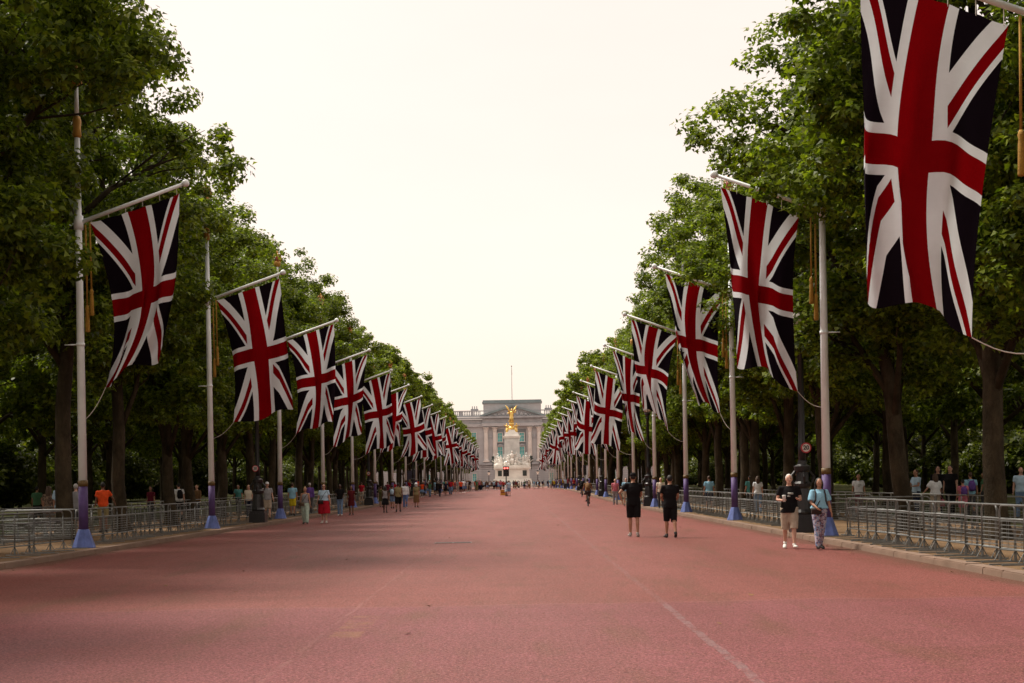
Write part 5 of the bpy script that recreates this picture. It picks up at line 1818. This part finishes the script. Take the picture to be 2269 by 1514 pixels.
for x, y, lab, c1, c2, pk in ((4.80, 95.0, 'nearer', 'brown', 'dark grey', 'brown'), (6.35, 137.0, 'farther', 'black', 'black', 'black')):
    bicycle(x, y, 'dark bicycle of the %s cyclist riding away by the right kerb' % lab)
    put_person('%s cyclist with %s rucksack riding away by the right kerb' % (lab, pk), x, y - .16,
               dict(h=1.76, skin='tan', hairc='black', top='tee', topc=c1, bottom='shorts', botc=c2, lean=.42, thigh=(1.05, .55), knee=(1.35, .55), arms=((.75, .25, .15, .1), (.75, .25, .15, .1)), extra=('backpack', 'cap'), packc=pk, capc='black'),
               0, 'cyclists riding away', gz(y) + .17, detail=.02)

# --- the pair by the traffic light
put_person('person in white top and blue shorts standing by the traffic light', -0.72, 149.5, dict(h=1.64, skin='pale', hairc='brown', top='tee', topc='pale blue', bottom='shorts', botc='denim', thigh=(.06, -.06), shoe=SHOE_BLACK, arms=((.4, .3, .9, .5), (.3, .2, .4, .2))), 30, 'pair by the traffic light', detail=.025)
put_person('smaller person in white dress hugging the one in blue shorts', -1.02, 149.6, dict(h=1.42, fem=True, skin='tan', hair='long', hairc='brown', top='tee', topc='white', bottom='skirt', botc='pale blue', arms=((.6, .3, .9, .3), (.9, .2, .5, .2))), -50, 'pair by the traffic light', detail=.025)

# grow each queued part into one continuous skin
def grow_queue():
    for o, v in QUEUE:
        md = o.modifiers.new('skin', 'REMESH')
        md.mode = 'VOXEL'
        md.voxel_size = v
        md.use_smooth_shade = True
        sm = o.modifiers.new('soft', 'SMOOTH')
        sm.factor = .5
        sm.iterations = 2 if v < .015 else 1
    dg = bpy.context.evaluated_depsgraph_get()
    dg.update()
    new = []
    for o, v in QUEUE:
        me = bpy.data.meshes.new_from_object(o.evaluated_get(dg))
        new.append(me)
    for (o, v), me in zip(QUEUE, new):
        o.modifiers.clear()
        o.data = me
    QUEUE.clear()
grow_queue()

# --- the far crowd: whole figures a few pixels tall, colours set object by object
def crowd_mesh(P):
    F = figure(P)
    al = MB()
    for idx, mb in enumerate((skin_mesh(F, P, False), hair_mesh(F, P), top_mesh(F, P), bottom_mesh(F, P), None)):
        if mb is None:
            mb = shoe_mesh(F, 0)
            m2 = shoe_mesh(F, 1)
            n0 = len(mb.v)
            mb.v += m2.v
            mb.f += [tuple(i + n0 for i in f) for f in m2.f]
        n0 = len(al.v)
        al.v += mb.v
        al.cur = idx
        for f in mb.f:
            al.face([n0 + i for i in f])
    me = al.mesh('person', True)
    for _ in range(5):
        me.materials.append(None)
    return me
CROWD = [(crowd_mesh(dict(thigh=(.18, -.18), knee=(.05, .25), bottom='trousers')), 'trousers'),
         (crowd_mesh(dict(thigh=(.05, -.05), bottom='shorts', arms=((.4, .2, 1.1, .4), (.1, .15, .2, 0)))), 'shorts'),
         (crowd_mesh(dict(fem=True, hair='long', thigh=(.12, -.12), knee=(.05, .15), bottom='trousers', h=1.64)), 'trousers'),
         (crowd_mesh(dict(fem=True, hair='long', thigh=(.1, -.1), bottom='skirt', h=1.62)), 'skirt'),
         (crowd_mesh(dict(thigh=(-.2, .2), knee=(.3, .05), bottom='shorts', wide=1.08)), 'shorts'),
         (crowd_mesh(dict(fem=True, hair='tail', bottom='shorts', h=1.60, thigh=(.15, -.12), arms=((.9, .3, 1.0, .2), (.9, .3, 1.0, .2)))), 'shorts')]
random.seed(31)
spots = []
for k in range(30):          # along the left kerb
    y = random.uniform(150, 235)
    spots.append((random.uniform(KERB_L + .4, KERB_L + 3.2 + (y - 150) * .02), y, 'by the left kerb'))
for k in range(10):          # left pavement
    y = random.uniform(120, 210)
    spots.append((random.uniform(-13.2, -11.6), y, 'on the left pavement'))
for k in range(52):          # across the end of the road, left half
    y = random.uniform(236, 330)
    spots.append((random.uniform(-10, -1.5), y, 'before the memorial, left side'))
for k in range(56):          # right half
    y = random.uniform(250, 345)
    spots.append((random.uniform(-1.0, 11), y, 'before the memorial, right side'))
for k in range(9):
    y = random.uniform(150, 260)
    spots.append((random.uniform(5.2, 9.5), y, 'by the far right kerb'))
for k in range(12):          # on the memorial steps
    a = random.uniform(3.5, 5.9)
    spots.append((-.9 + 9.6 * math.cos(a), 395 + 9.6 * math.sin(a), 'by the memorial steps'))
TOPS = ['white', 'black', 'pale blue', 'navy', 'dark grey', 'red', 'pink', 'teal', 'grey', 'cream', 'yellow', 'maroon', 'light blue', 'black', 'navy', 'white', 'orange', 'green', 'dark grey', 'brown']
BOTS = ['navy', 'black', 'denim', 'dark grey', 'beige', 'black', 'denim', 'khaki', 'white']
crowd = []
for x, y, where in spots:
    me, bn = random.choice(CROWD)
    o = link('person', me)
    tc, bc = random.choice(TOPS), random.choice(BOTS)
    sk = random.choice(['pale', 'pale', 'tan', 'brown', 'dark'])
    hc = random.choice(['black', 'brown', 'brown', 'fair', 'grey'])
    for sl, mt in zip(o.material_slots, (SKIN_M[sk], HAIR_M[hc], cloth(tc), cloth(bc), random.choice([SHOE_BLACK, SHOE_WHITE]))):
        sl.link = 'OBJECT'
        sl.material = mt
    onpav = x < KERB_L or x > KERB_R
    o.location = (x, y, gz(y) + (.112 if onpav else 0))
    s = random.uniform(.93, 1.06)
    o.scale = (s, s, s)
    o.rotation_euler = (0, 0, random.choice([0, math.pi, random.uniform(0, 6.28)]) + random.uniform(-.4, .4))
    crowd.append([o, 'far person in %s top and %s %s' % (tc, bc, bn), where, x / y])
seen = {}
for c in crowd:
    seen.setdefault((c[1], c[2]), []).append(c)
for (a, w), lst in seen.items():
    lst.sort(key=lambda c: c[3])
    for i, c in enumerate(lst):
        lab = a + ' ' + w
        if len(lst) > 1:
            lab = a.replace('far person in', nth(i + 1) + ' from left in') + ' ' + w
        tag(c[0], lab, 'person', 'far crowd at the end of the avenue')
